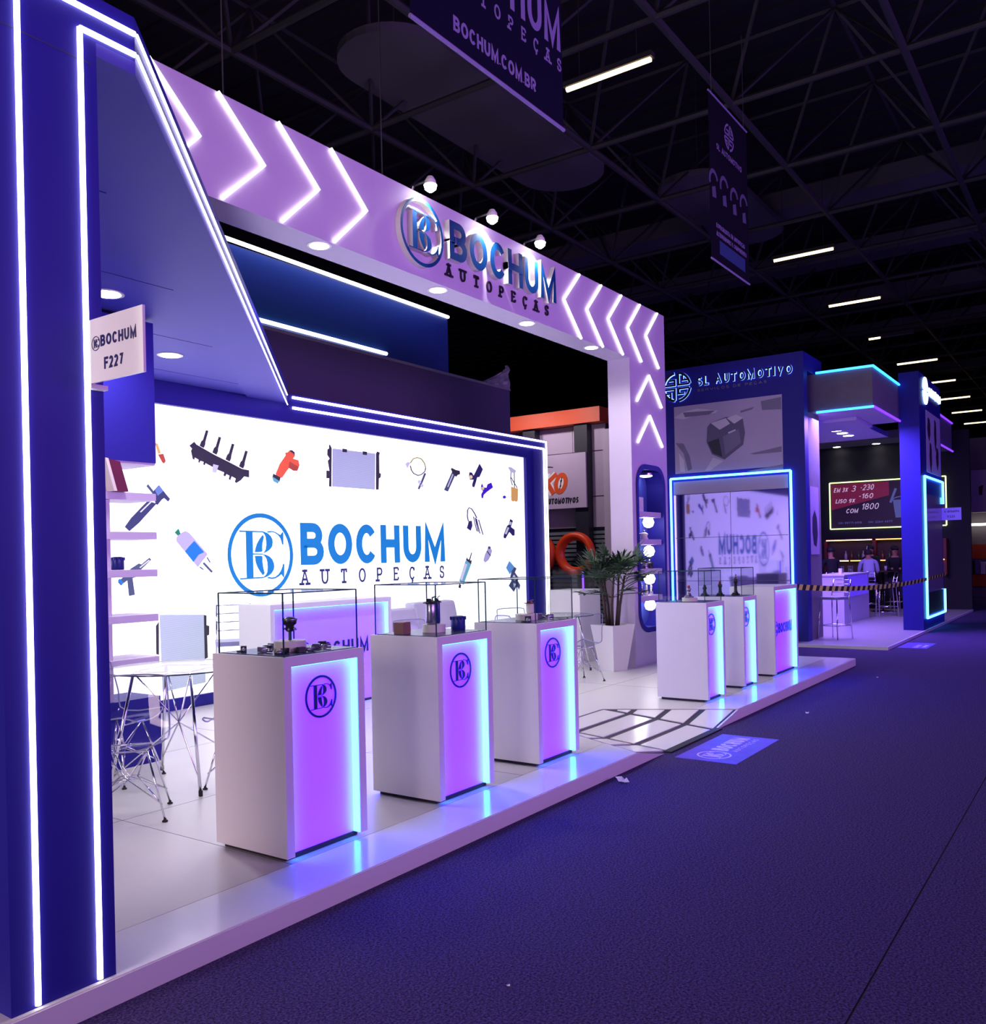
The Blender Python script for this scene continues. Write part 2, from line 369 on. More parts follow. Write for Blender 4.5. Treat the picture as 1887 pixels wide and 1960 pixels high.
PRINTS = {
 'ignition_rail': [('dark', [(5.929,2.867),(5.992,2.915),(6.017,2.888),(6.245,2.797),(6.436,2.733),(6.617,2.669),(6.718,2.66),(6.716,2.578),(6.646,2.586),(6.598,2.54),(6.536,2.505),(6.513,2.516),(6.529,2.554),(6.472,2.576),(6.453,2.531),(6.431,2.542),(6.444,2.58),(6.402,2.596),(6.386,2.568),(6.36,2.578),(6.373,2.612),(6.285,2.636),(6.127,2.697),(6.12,2.67),(6.099,2.681),(6.106,2.708),(6.064,2.716),(6.049,2.691),(6.036,2.702),(6.043,2.726),(5.995,2.746),(5.987,2.72),(5.967,2.73),(5.948,2.813),(5.962,2.838)]), ('dark', [(6.11,2.857),(6.058,2.876),(6.079,2.926),(6.103,2.946),(6.144,3.055),(6.175,3.049),(6.133,2.925),(6.13,2.895)]), ('dark', [(6.275,2.799),(6.221,2.819),(6.243,2.869),(6.267,2.889),(6.309,3.0),(6.341,2.993),(6.298,2.868),(6.295,2.837)]), ('dark', [(6.449,2.737),(6.394,2.758),(6.417,2.808),(6.441,2.829),(6.485,2.941),(6.518,2.934),(6.474,2.807),(6.47,2.776)]), ('dark', [(6.633,2.673),(6.576,2.694),(6.599,2.745),(6.624,2.766),(6.669,2.879),(6.703,2.872),(6.658,2.743),(6.654,2.712)]), ('pale', [(6.228,2.693),(6.298,2.683),(6.262,2.599),(6.211,2.607)])],
 'orange_injector': [('orange', [(7.107,2.648),(7.142,2.709),(7.169,2.762),(7.266,2.874),(7.258,2.903),(7.302,2.914),(7.328,2.939),(7.397,2.925),(7.405,2.873),(7.378,2.844),(7.465,2.831),(7.481,2.772),(7.444,2.703),(7.382,2.699),(7.314,2.727),(7.278,2.692),(7.207,2.609),(7.173,2.6),(7.115,2.616)]), ('dark', [(7.069,2.645),(7.178,2.607),(7.163,2.554),(7.056,2.599)]), ('teal', [(7.048,2.612),(7.155,2.567),(7.137,2.531),(7.071,2.555)]), ('dark', [(7.319,2.935),(7.363,2.945),(7.406,2.923),(7.408,2.873),(7.388,2.904),(7.345,2.923)]), ('rust', [(7.324,2.807),(7.463,2.751),(7.444,2.703),(7.382,2.699),(7.305,2.733)])],
 'radiator': [('core', [(8.039,3.024),(8.828,3.025),(8.802,2.546),(8.019,2.545)]), ('dark', [(7.979,3.064),(7.998,3.066),(8.024,3.027),(8.005,2.54),(7.962,2.545),(7.98,2.726),(7.952,2.862),(7.985,2.892),(7.945,2.937),(7.951,3.007),(7.978,3.016)]), ('dark', [(7.924,2.739),(8.006,2.739),(8.003,2.644),(7.921,2.645)]), ('dark', [(8.839,3.026),(8.866,3.058),(8.915,3.043),(8.899,3.009),(8.896,2.772),(8.926,2.767),(8.92,2.715),(8.884,2.698),(8.875,2.55),(8.823,2.547)]), ('dark', [(8.213,3.037),(8.295,3.037),(8.292,2.996),(8.212,2.994)]), ('dark', [(8.585,3.035),(8.664,3.036),(8.663,2.992),(8.583,2.991)])],
 'lambda_sensor': [('olive', [(9.548,2.949),(9.607,3.009),(9.691,3.036),(9.774,3.022),(9.838,2.971),(9.861,2.91),(9.885,2.916),(9.86,2.98),(9.789,3.036),(9.691,3.051),(9.592,3.02),(9.528,2.956)]), ('dark', [(9.863,2.914),(9.844,2.861),(9.769,2.814),(9.699,2.798),(9.615,2.818),(9.567,2.86),(9.547,2.921),(9.527,2.916),(9.547,2.854),(9.601,2.807),(9.696,2.784),(9.779,2.803),(9.862,2.855),(9.884,2.913)]), ('pale', [(9.427,2.929),(9.479,2.967),(9.538,2.957),(9.476,2.876)]), ('slate', [(9.839,2.837),(9.767,2.72),(9.684,2.604),(9.722,2.595),(9.806,2.712),(9.88,2.83)]), ('pale', [(9.764,2.705),(9.759,2.692),(9.744,2.682),(9.724,2.677),(9.704,2.68),(9.69,2.688),(9.685,2.701),(9.691,2.714),(9.706,2.724),(9.726,2.728),(9.745,2.726),(9.76,2.718)]), ('pale', [(9.818,2.654),(9.813,2.642),(9.799,2.633),(9.78,2.629),(9.762,2.631),(9.749,2.639),(9.744,2.65),(9.75,2.662),(9.763,2.672),(9.782,2.676),(9.8,2.674),(9.813,2.666)])],
 'ignition_coil': [('slate', [(10.492,2.904),(10.284,2.617),(10.376,2.596),(10.587,2.884)]), ('dark', [(10.457,2.934),(10.483,2.953),(10.583,2.928),(10.677,2.924),(10.683,2.872),(10.623,2.858),(10.579,2.824),(10.497,2.881)]), ('pale', [(10.493,2.863),(10.361,2.667),(10.385,2.662),(10.517,2.858)])],
 'speed_sensor': [('navy', [(11.186,3.07),(11.271,2.986),(11.178,2.862),(11.114,2.852),(11.084,2.782),(11.036,2.694),(10.983,2.702),(10.985,2.744),(11.023,2.81),(10.925,2.804),(10.9,2.855),(10.92,2.919),(10.982,2.918),(11.025,2.873),(11.091,2.952)]), ('cream', [(10.997,2.85),(10.99,2.835),(10.972,2.823),(10.946,2.818),(10.922,2.82),(10.904,2.83),(10.898,2.844),(10.905,2.859),(10.924,2.871),(10.949,2.877),(10.973,2.875),(10.991,2.865)])],
 'purple_sensor': [('violet', [(11.239,2.769),(11.282,2.707),(11.356,2.706),(11.386,2.761),(11.491,2.794),(11.535,2.72),(11.354,2.635),(11.278,2.589),(11.257,2.534),(11.217,2.543),(11.214,2.597),(11.262,2.652),(11.207,2.671),(11.213,2.725)]), ('cream', [(11.298,2.692),(11.292,2.679),(11.275,2.668),(11.253,2.664),(11.231,2.666),(11.215,2.675),(11.21,2.687),(11.216,2.7),(11.233,2.711),(11.255,2.715),(11.277,2.713),(11.293,2.704)])],
 'pump_module': [('pale', [(11.967,3.067),(12.048,3.079),(12.209,3.028),(12.166,2.985),(12.045,2.994)]), ('dark', [(12.045,2.995),(12.03,2.881),(12.077,2.781),(12.097,2.785),(12.05,2.883),(12.065,2.995)]), ('dark', [(12.136,2.989),(12.134,2.696),(12.155,2.697),(12.156,2.991)]), ('dark', [(12.033,2.912),(12.219,2.742),(12.237,2.749),(12.05,2.919)]), ('amber', [(12.046,2.759),(12.248,2.735),(12.23,2.536),(12.178,2.517),(12.138,2.532),(12.097,2.519),(12.043,2.534)]), ('violet', [(11.895,2.584),(11.86,2.556),(11.805,2.563),(11.806,2.596),(11.862,2.609)]), ('dark', [(11.889,2.581),(12.039,2.593),(12.039,2.598),(11.889,2.586)])],
 'wire_harness': [('navy', [(10.878,2.173),(10.853,2.248),(10.863,2.339),(10.891,2.371),(10.949,2.355),(11.017,2.29),(11.072,2.224),(11.096,2.231),(11.04,2.299),(10.968,2.366),(10.885,2.385),(10.838,2.341),(10.828,2.246),(10.853,2.169)]), ('navy', [(10.873,2.176),(10.952,2.182),(10.964,2.105),(10.918,2.028),(10.82,2.069),(10.85,2.12)]), ('navy', [(10.987,2.245),(11.066,2.02),(11.087,2.023),(11.008,2.248)]), ('navy', [(11.03,2.233),(11.102,2.012),(11.123,2.015),(11.051,2.237)]), ('navy', [(11.058,2.217),(11.145,1.986),(11.166,1.989),(11.08,2.22)]), ('navy', [(11.116,2.201),(11.226,1.969),(11.247,1.973),(11.137,2.205)])],
 'fuel_injector': [('navy', [(12.0,2.236),(12.08,2.207),(12.019,2.106),(12.123,2.062),(12.12,1.97),(12.062,1.961),(11.967,2.023),(11.9,1.96),(11.85,1.914),(11.795,1.932),(11.814,1.995),(11.906,2.122),(11.955,2.141)]), ('pale', [(11.922,2.104),(11.966,2.087),(11.885,1.982),(11.829,1.995)]), ('pale', [(11.99,2.191),(12.046,2.179),(12.012,2.133),(11.964,2.145)])],
 'spark_sensor': [('lilac', [(11.38,1.802),(11.476,1.728),(11.427,1.64),(11.371,1.58),(11.28,1.538),(11.229,1.573),(11.277,1.668),(11.332,1.728)]), ('dark', [(11.335,1.73),(11.432,1.649),(11.419,1.635),(11.324,1.714)]), ('slate', [(11.436,1.772),(11.431,1.76),(11.416,1.752),(11.396,1.749),(11.376,1.752),(11.362,1.76),(11.358,1.772),(11.363,1.783),(11.378,1.791),(11.398,1.794),(11.417,1.791),(11.431,1.783)])],
 'silver_pump': [('teal', [(10.774,1.584),(10.914,1.527),(10.704,1.211),(10.603,1.282)]), ('dark', [(10.781,1.586),(10.806,1.63),(10.838,1.594),(10.862,1.599),(10.923,1.701),(10.941,1.696),(10.884,1.578),(10.93,1.584),(10.913,1.522)]), ('dark', [(10.608,1.24),(10.649,1.213),(10.63,1.164),(10.578,1.183)]), ('pale', [(10.758,1.538),(10.811,1.52),(10.672,1.28),(10.624,1.306)])],
 'throttle_valve': [('sky', [(11.949,1.558),(12.092,1.46),(11.956,1.337),(11.848,1.447)]), ('slate', [(12.091,1.456),(12.156,1.432),(12.104,1.369),(12.225,1.265),(12.182,1.23),(12.254,1.154),(12.217,1.073),(12.162,1.148),(12.059,1.052),(11.917,1.158),(12.001,1.236),(11.954,1.274),(12.007,1.39)]), ('pale', [(12.07,1.334),(12.15,1.268),(12.083,1.233),(12.028,1.289)]), ('pale', [(12.048,1.198),(12.13,1.177),(12.062,1.116)])],
 'large_coil': [('indigo', [(5.552,2.43),(5.648,2.323),(5.68,2.292),(5.656,2.262),(5.609,2.297),(5.581,2.279),(5.528,2.22),(5.51,2.236),(5.466,2.332),(5.495,2.374)]), ('slate', [(5.427,2.431),(5.494,2.357),(5.475,2.336),(5.406,2.41)]), ('indigo', [(5.419,2.264),(5.519,2.236),(5.314,2.035),(5.206,1.95),(5.156,1.993),(5.226,2.081)]), ('steel', [(5.552,2.426),(5.602,2.371),(5.535,2.318),(5.502,2.374)]), ('pale', [(5.451,2.258),(5.466,2.254),(5.339,2.141),(5.326,2.147)])],
 'blue_fuel_pump': [('lilac', [(5.856,1.962),(5.905,1.942),(6.132,1.715),(6.001,1.576),(5.746,1.848),(5.742,1.886),(5.777,1.928)]), ('azure', [(5.963,1.857),(6.086,1.737),(6.014,1.708),(5.947,1.632),(5.846,1.747),(5.901,1.802)]), ('green', [(5.724,1.944),(5.774,1.986),(5.797,1.932),(5.762,1.911)]), ('slate', [(6.063,1.614),(6.174,1.512),(6.194,1.527),(6.083,1.629)]), ('slate', [(6.115,1.678),(6.155,1.621),(6.167,1.627),(6.127,1.684)]), ('slate', [(6.022,1.575),(6.067,1.544),(6.076,1.553),(6.031,1.584)])],
 'blue_injector': [('slate', [(5.214,1.58),(5.304,1.63),(5.331,1.618),(5.423,1.685),(5.445,1.664),(5.339,1.577),(5.265,1.491),(5.23,1.484),(5.252,1.316),(5.186,1.307),(5.172,1.462),(5.124,1.432),(5.102,1.413),(5.068,1.45),(5.125,1.495)]), ('azure', [(5.069,1.465),(5.11,1.417),(5.128,1.44),(5.091,1.484)]), ('pale', [(5.316,1.581),(5.427,1.655),(5.418,1.666),(5.308,1.591)])],
 'glow_plug': [('amber', [(5.516,2.857),(5.548,2.852),(5.583,2.757),(5.55,2.746)]), ('rust', [(5.548,2.741),(5.611,2.755),(5.638,2.679),(5.614,2.652),(5.595,2.667)])],
 'condenser': [('core', [(5.524,1.099),(6.064,1.068),(6.071,0.339),(5.542,0.304)]), ('dark', [(6.064,1.065),(6.099,1.055),(6.096,0.951),(6.132,0.941),(6.129,0.844),(6.102,0.839),(6.105,0.6),(6.064,0.589)]), ('dark', [(5.481,0.989),(5.515,1.029),(5.509,0.69),(5.478,0.7)])],
}
MONO = [[(-0.46,0.572),(-0.256,0.572),(-0.256,-0.561),(-0.46,-0.561)],
 [(-0.644,0.58),(0.062,0.569),(0.062,0.54),(-0.644,0.543)],
 [(-0.652,-0.539),(0.032,-0.528),(0.032,-0.559),(-0.652,-0.573)],
 [(-0.259,0.039),(0.039,0.033),(0.039,0.006),(-0.259,0.009)],
 [(-0.014,0.563),(0.092,0.559),(0.213,0.517),(0.304,0.449),(0.349,0.364),(0.354,0.29),(0.334,0.204),(0.266,0.131),(0.168,0.076),(0.017,0.023),(0.077,0.064),(0.13,0.131),(0.153,0.241),(0.15,0.339),(0.138,0.425),(0.107,0.492),(0.062,0.529)],
 [(0.017,0.018),(0.138,0.002),(0.244,-0.04),(0.334,-0.114),(0.38,-0.212),(0.387,-0.285),(0.365,-0.371),(0.289,-0.457),(0.183,-0.518),(0.062,-0.551),(-0.014,-0.558),(0.062,-0.524),(0.123,-0.481),(0.168,-0.408),(0.18,-0.297),(0.175,-0.187),(0.145,-0.089),(0.092,-0.028)],
 [(0.044,0.48),(0.085,0.437),(0.062,0.364),(0.032,0.266),(0.024,0.168),(0.029,0.088),(-0.014,0.07),(-0.203,0.064),(-0.18,0.155),(-0.135,0.266),(-0.059,0.376)],
 [(-0.203,-0.022),(-0.014,-0.022),(0.029,-0.04),(0.024,-0.151),(0.039,-0.273),(0.07,-0.395),(0.085,-0.442),(0.029,-0.491),(-0.059,-0.395),(-0.135,-0.285),(-0.18,-0.175)],
 [(0.599,0.486),(0.667,0.553),(0.694,0.553),(0.694,0.247),(0.652,0.247),(0.629,0.327),(0.592,0.412),(0.516,0.486),(0.425,0.532),(0.349,0.55),(0.228,0.535),(0.16,0.545),(0.228,0.574),(0.349,0.578),(0.455,0.551),(0.539,0.51)],
 [(0.145,-0.557),(0.213,-0.536),(0.304,-0.552),(0.41,-0.54),(0.516,-0.475),(0.592,-0.395),(0.644,-0.297),(0.667,-0.224),(0.705,-0.224),(0.694,-0.561),(0.675,-0.561),(0.607,-0.481),(0.516,-0.536),(0.41,-0.579),(0.304,-0.588),(0.213,-0.575)]]
def mono_mb(cx, cz, r, fn, d0=0, d1=.003, ring=True, mb=None, ring_w=.105):
    mb = mb or MB()
    if ring:
        n = 48; ribbon(mb, [(cx + r * (1 - ring_w / 2) * math.cos(2 * PI * i / n), cz + r * (1 - ring_w / 2) * math.sin(2 * PI * i / n)) for i in range(n)], ring_w * r, fn, d0, d1, True)
    for k, poly in enumerate(MONO):
        mb.prism([(cx + u * r, cz + v * r) for u, v in poly], fn, d0, d1 + (k + 1) * .02 * (d1 - d0))
    return mb
# ================================================================== the hall
floor = struct(MB().box(-8, 90, 0.788, 40, -0.05, 0).build('floor', 'carpet'))
tag(floor, 'dark speckled carpet covering the hall floor', 'floor')
part('carpet_strip', 'carpet', floor, lambda b: b.box(-8, 90, -14, 0.780, -0.05, 0))
part('carpet_seam', 'black_rubber', floor, lambda b: b.box(-8, 90, 0.780, 0.788, -0.05, -0.003))

mat('roof_deck', (34, 32, 44), 0.8, noise=0.2, nscale=0.6)
mat('truss_steel', (30, 28, 40), 0.7)
mat('duct_grey', (66, 62, 78), 0.8, noise=0.1, nscale=1)
ceil_b = MB()
for i in range(120):                                   # corrugated deck: ribs of the metal roof
    x = -6 + i * 0.8; ceil_b.box(x, x + 0.42, -14, 40, 12.0, 12.06)
ceil_b.box(-8, 90, -14, 40, 12.06, 12.2)
ceiling = struct(ceil_b.build('ceiling', 'roof_deck')); tag(ceiling, 'dark corrugated metal roof of the exhibition hall', 'ceiling')
YR = [-7.5, -5.05, -2.6, -0.15, 2.3, 4.75, 7.2, 9.65, 12.1, 14.55]
XR = [5.16 + 2.75 * i for i in range(18)]
for y in YR: part('chord_tube', 'truss_steel', ceiling, lambda b: b.tube([(0, y, 8.5), (62, y, 8.5)], 0.055, 6))
for x in XR: part('chord_tube', 'truss_steel', ceiling, lambda b: b.tube([(x, -7.5, 8.5), (x, 14.55, 8.5)], 0.05, 6))
db = MB()
for x in XR[:14]:
    for y in YR[:-1]:
        c = (x + 1.375, y + 1.225, 10.2)
        for dx in (0, 2.75):
            for dy in (0, 2.45): db.tube([(x + dx, y + dy, 8.5), c], 0.03, 4, cap=False)
        db.tube([c, (c[0] + 2.75, c[1], c[2])], 0.04, 4, cap=False)
        db.tube([c, (c[0], c[1] + 2.45, c[2])], 0.04, 4, cap=False)
dg = db.build('truss_diagonals', 'truss_steel', ceiling, False, True); dg['kind'] = 'stuff'

def capsule_panel(x0, x1, y, w, z, label):
    poly = arc(x1 - w, y, w, w, -90, 90, 14) + arc(x0 + w, y, w, w, 90, 270, 14)
    t = thing('ceiling_panel', label, 'ceiling panel', ((x0 + x1) / 2, y, z), group='grey ceiling panels')
    MB().prism(poly, lambda u, v, d: (u, v, z + d), 0, 0.12).build('board', 'duct_grey', t, False, True)
    for hx in (x0 + w, x1 - w): part('hanger_rod', 'truss_steel', t, lambda b: b.tube([(hx, y, z + .12), (hx, y, 12)], 0.012, 5))
capsule_panel(9.3, 15.8, 8.7, 0.85, 9.0, 'long rounded grey ceiling panel above the glowing gantry')
capsule_panel(16.6, 21.2, 6.9, 0.8, 9.0, 'shorter rounded grey ceiling panel behind the narrow hanging banner')
duct_where = ['nearest the narrow hanging banner', 'second from the narrow hanging banner', 'third from the narrow hanging banner', 'fourth from the narrow hanging banner', 'farthest along the hall']
for i, x in enumerate((20.2, 24.6, 29.2, 33.8, 43.0)):
    t = thing('air_duct', 'dark flat ceiling duct across the hall, ' + duct_where[i], 'duct', (x, 5, 9.3), group='ceiling ducts')
    part('duct_body', 'duct_grey', t, lambda b: b.box(x, x + 0.75, 1.2, 13, 9.3, 9.7))
    for hy in (3, 8): part('hanger_rod', 'truss_steel', t, lambda b: b.tube([(x + .3, hy, 9.7), (x + .3, hy, 12)], 0.012, 5))

# linear hall lamps, one every 4.5 m
lamp_labels = ['bright linear ceiling lamp beside the lower corner of the large hanging banner', 'linear ceiling lamp just right of the narrow hanging banner',
 'second linear ceiling lamp right of the narrow banner', 'linear ceiling lamp with only its left end lit', 'linear ceiling lamp above the grey fascia box',
 'half hidden linear ceiling lamp right of the far blue post', 'short far lamp behind the glowing script sign', 'second farthest linear ceiling lamp above the dark wall', 'farthest linear ceiling lamp at the picture edge']
for i in range(9):
    x = 10.69 + 4.52 * i if i == 0 else 19.68 + (i - 1) * 4.56
    y0, y1 = 4.83 + 0.06 * max(0, i - 3), 6.08 + 0.06 * max(0, i - 3)
    t = thing('linear_lamp', lamp_labels[i], 'ceiling lamp', (x, 5.45, 8.0), group='linear ceiling lamps')
    part('housing', 'truss_steel', t, lambda b: b.box(x - .06, x + .06, y0 - .03, y1 + .03, 8.02, 8.09))
    if i == 3:
        part('lamp_tube', 'led_warm', t, lambda b: b.tube([(x, y1 - .32, 8.0), (x, y1, 8.0)], 0.032, 8)); part('lamp_tube', 'duct_grey', t, lambda b: b.tube([(x, y0, 8.0), (x, y1 - .34, 8.0)], 0.03, 8))
    else: part('lamp_tube', 'led_warm', t, lambda b: b.tube([(x, y0, 8.0), (x, y1, 8.0)], 0.034, 8))
    for hy in (y0 + .2, y1 - .2): part('hanger_rod', 'truss_steel', t, lambda b: b.tube([(x, hy, 8.09), (x, hy, 12)], 0.006, 4))

# ================================================================== platform with its ramp
X0, X1, YF, YB, PZ = 1.40, 13.06, 3.03, 8.35, 0.10
plat = thing('platform', 'low white stand platform with glossy front border and cut-in ramp', 'platform', (X0, YF, 0))
RL0, RL1, RR1, RR0, RY = 6.17, 6.75, 7.78, 8.38, 4.18          # ramp outline
YS = 3.40                                                          # seam between deck and front border
def lx(y): return RL0 + (RL1 - RL0) * (y - YF) / (RY - YF)
def rx(y): return RR0 + (RR1 - RR0) * (y - YF) / (RY - YF)
fz = lambda u, v, d: (u, v, d)
part('deck', 'deck_vinyl', plat, lambda b: b.prism([(X0, YS), (lx(YS), YS), (RL1, RY), (RR1, RY), (rx(YS), YS), (X1, YS), (X1, YB), (X0, YB)], fz, 0.02, PZ))
for a in ([(X0, YF), (RL0, YF), (lx(YS) - .003, YS - .006), (X0, YS - .006)], [(RR0, YF), (X1, YF), (X1, YS - .006), (rx(YS) + .003, YS - .006)]):
    part('front_border', 'white_gloss', plat, lambda b: b.prism(a, fz, 0.02, PZ + .001))
part('deck_joint', 'seam', plat, lambda b: b.box(X0, X1, 6.30, 6.303, PZ, PZ + .0006))
for jx in (3.05, 5.15, 9.3, 11.2): part('deck_joint', 'seam', plat, lambda b: b.box(jx, jx + .003, YS, YB, PZ, PZ + .0006))
part('deck_joint', 'seam', plat, lambda b: b.box(X0, X1, 4.85, 4.853, PZ, PZ + .0006))
for a in ((X0, RL0), (RR0, X1)):
    part('front_skirt', 'white_paint', plat, lambda b: b.prism([(a[0], 0.0), (a[1] + (.5 if a[0] == X0 else 0), 0.0), (a[1], PZ - .004), (a[0], PZ - .004)] if a[0] == X0 else [(a[0] - .6, 0.0), (a[1], 0), (a[1], PZ - .004), (a[0], PZ - .004)], FY(YF + .012), 0, .018))
boxpart('end_skirt', 'white_paint', plat, X1 - .02, X1 + .004, YF + .01, YB, 0, PZ - .004)
boxpart('under_frame', 'black_rubber', plat, X0 + .05, RL0 - .02, YF + .06, YB - .05, 0, .02); boxpart('under_frame', 'black_rubber', plat, RR0 + .02, X1 - .05, YF + .06, YB - .05, 0, .02)

ramp = thing('ramp', 'white tiled access ramp with black joints set into the platform edge', 'ramp', ((RL1 + RR1) / 2, YF, 0))
def rz_(x, y):                                                     # height of the ramp surface
    zc = PZ * (y - YF) / (RY - YF)
    if x < RL1: k = (RL1 - x) / max(RL1 - lx(y), 1e-6)
    elif x > RR1: k = (x - RR1) / max(rx(y) - RR1, 1e-6)
    else: k = 0
    return zc + (PZ - zc) * min(max(k, 0), 1)
bed = MB()
rows = [YF + (RY - YF) * k / 4 for k in range(5)]
for y0, y1 in zip(rows, rows[1:]):
    for f0, f1 in ((lx, lambda y: RL1), (lambda y: RL1, lambda y: RR1), (lambda y: RR1, rx)):
        q = [(f0(y0), y0), (f1(y0), y0), (f1(y1), y1), (f0(y1), y1)]
        bed.add([(x, y, rz_(x, y) - .006) for x, y in q] + [(x, y, -.002) for x, y in q], [(0, 1, 2, 3), (0, 4, 5, 1), (1, 5, 6, 2), (2, 6, 7, 3), (3, 7, 4, 0)])
bed.build('joint_bed', 'black_joint', ramp, False, True)
G = .030
for y0, y1 in zip(rows, rows[1:]):
    for f0, f1 in ((lx, lambda y: RL1), (lambda y: RL1, lambda y: RR1), (lambda y: RR1, rx)):
        a, c = y0 + G, y1 - G
        if f1(c) - f0(c) < 2.4 * G:
            c = a
            while f1(c + .01) - f0(c + .01) > 2.4 * G: c += .01
        q = [(f0(a) + G, a), (f1(a) - G, a), (f1(c) - G, c), (f0(c) + G, c)]
        MB().add([(x, y, rz_(x, y) + .002) for x, y in q] + [(x, y, rz_(x, y) - .006) for x, y in q],
                 [(0, 1, 2, 3), (0, 4, 5, 1), (1, 5, 6, 2), (2, 6, 7, 3), (3, 7, 4, 0)]).build('tile', 'white_gloss', ramp, False, True)
boxpart('rubber_lip', 'black_rubber', ramp, RL1 - .05, RR1 + .05, YF - .05, YF + .02, 0, .012)

# ================================================================== blue entrance portal: pillar, canopy, light lines
CF, CB, CZ0, CZ1 = 3.05, 8.30, 3.48, 3.70
ex = lambda y: 2.04 + (7.34 - 2.04) * (y - CF) / (8.07 - CF)       # slanting edge of the canopy in plan
portal = thing('entrance_portal', 'tall deep blue portal with canopy traced by two white light lines', 'portal', (1.69, CF, PZ))
part('pillar', 'stand_blue', portal, lambda b: b.box(1.50, 1.88, CF, CF + .36, PZ + .0015, CZ0 + .05))
part('rear_post', 'stand_blue', portal, lambda b: b.box(1.50, 1.70, 7.70, 7.95, PZ + .0015, CZ0 + .018))
part('canopy', 'stand_blue', portal, lambda b: b.prism([(1.50, CF), (ex(CF), CF), (ex(8.0), 8.0), (7.36, CB), (1.50, CB)], fz, CZ0 + .05, CZ1))
part('edge_band', 'stand_blue_bounced', portal, lambda b: b.prism([(1.88, CF), (ex(CF), CF), (ex(8.0), 8.0), (ex(8.0) - .60, 8.0), (ex(CF + .3) - .60, CF + .3), (1.88, CF + .3)], fz, CZ0, CZ0 + .05))
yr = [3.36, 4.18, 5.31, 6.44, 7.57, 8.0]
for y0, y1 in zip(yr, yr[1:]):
    part('ceiling_board', 'stand_blue_bounced', portal, lambda b: b.prism([(1.52, y0 + .006), (ex(y0) - .61, y0 + .006), (ex(y1) - .61, y1 - .006), (1.52, y1 - .006)], fz, CZ0 + .018, CZ0 + .049))
# the two light lines: up the pillar, along the fascia and down the slanting edge
LR = 0.0105
eo = Vector((8.07 - CF, -(7.34 - 2.04), 0)).normalized() * 0.008   # just off the slanting face
def line(pts, name='light_line', r=LR, m='led_white', p=None):
    return part(name, m, p or portal, lambda b: b.tube(pts, r, 8), smooth=True)
for xv, zf, zb in ((1.588, 3.632, 3.565), (1.814, 3.552, 3.452)):
    line([(xv, CF - .006, PZ + .012), (xv, CF - .006, zf)]); line([(xv, CF - .006, zf), (2.036, CF - .006, zf)])
    line([Vector((2.04, CF, zf)) + eo, Vector((ex(7.93), 7.93, zb)) + eo], r=.0065)
part('panel_joint', 'seam', portal, lambda b: b.box(1.52, 1.86, CF - .001, CF, 3.44, 3.443))

# downlights
def downlight(x, y, z, label, r=.085, power=60, group='canopy downlights', color=(1.0, .96, .9), ring='white_paint', spot=150):
    t = thing('downlight', label, 'downlight', (x, y, z), group=group)
    MB().lathe([(r + .018, -.006), (r + .018, 0), (r * .98, 0), (r * .98, -.006)], n=24).build('trim_ring', ring, t)
    MB().lathe([(r * .55, -.014), (r * .9, -.010), (r * .97, -.004), (r * .97, -.002)], n=24).build('lens', 'lamp_white', t, True)
    if power:
        d = bpy.data.lights.new('downlight_beam', 'SPOT'); d.energy = power; d.color = color; d.spot_size = math.radians(spot); d.spot_blend = .9; d.shadow_soft_size = r
        o = bpy.data.objects.new('downlight_beam', d); COL.objects.link(o); o.parent = t; o.location = (0, 0, -.03)
    return t
downlight(4.95, 6.97, CZ0 + .018, 'round white downlight in the blue canopy above the shelves', .095, 150)
downlight(3.57, 5.72, CZ0 + .018, 'round white downlight half hidden behind the blue pillar', .095, 150)

# blade sign on the pillar
sg = thing('blade_sign', 'white square blade sign with company name and F227 on blue pillar', 'sign', (1.82, 2.87, 2.26))
boxpart('board', 'white_gloss', sg, 1.815, 1.825, 2.703, 3.04, 2.262, 2.49)
fs = FX(1.815)
mono_mb(-2.985, 2.400, .026, fs, 0, .0015).build('emblem', 'mark_navy', sg, False, True)
text_mb('BOCHUM', -2.955, 2.385, .040, .215, .0085, fs, 0, .0015).build('lettering', 'mark_navy', sg, False, True)
text_mb('F227', -2.935, 2.302, .042, .115, .0085, fs, 0, .0015).build('lettering', 'mark_navy', sg, False, True)
boxpart('bracket', 'white_paint', sg, 1.815, 1.88, 3.02, 3.05, 2.245, 2.262)

# ================================================================== back wall with the lightbox
WY = 8.05
wall = struct(MB().box(1.5, 13.10, WY + .06, WY + .22, PZ, 3.60).build('wall_back', 'stand_blue')); tag(wall, 'deep blue back wall of the stand', 'wall')
part('header', 'stand_blue', wall, lambda b: b.box(1.5, 13.08, WY - .05, WY + .06, 3.262, 3.60))
part('base', 'stand_blue', wall, lambda b: b.box(1.5, 12.44, WY - .03, WY + .06, PZ, .222))
part('right_frame', 'stand_blue', wall, lambda b: b.box(12.44, 13.08, WY - .05, WY + .06, PZ, 3.262))
part('right_frame_step', 'stand_blue', wall, lambda b: b.box(12.62, 12.64, WY - .08, WY - .05, PZ, 3.40))
for zt, xr_ in ((3.572, 13.065), (3.448, 12.985)):
    yl = WY - .058
    line([(7.34, yl, zt - .01), (xr_, yl, zt)], r=.016, p=wall); line([(xr_, yl, zt), (xr_, yl, PZ + .03)], r=.016, p=wall)

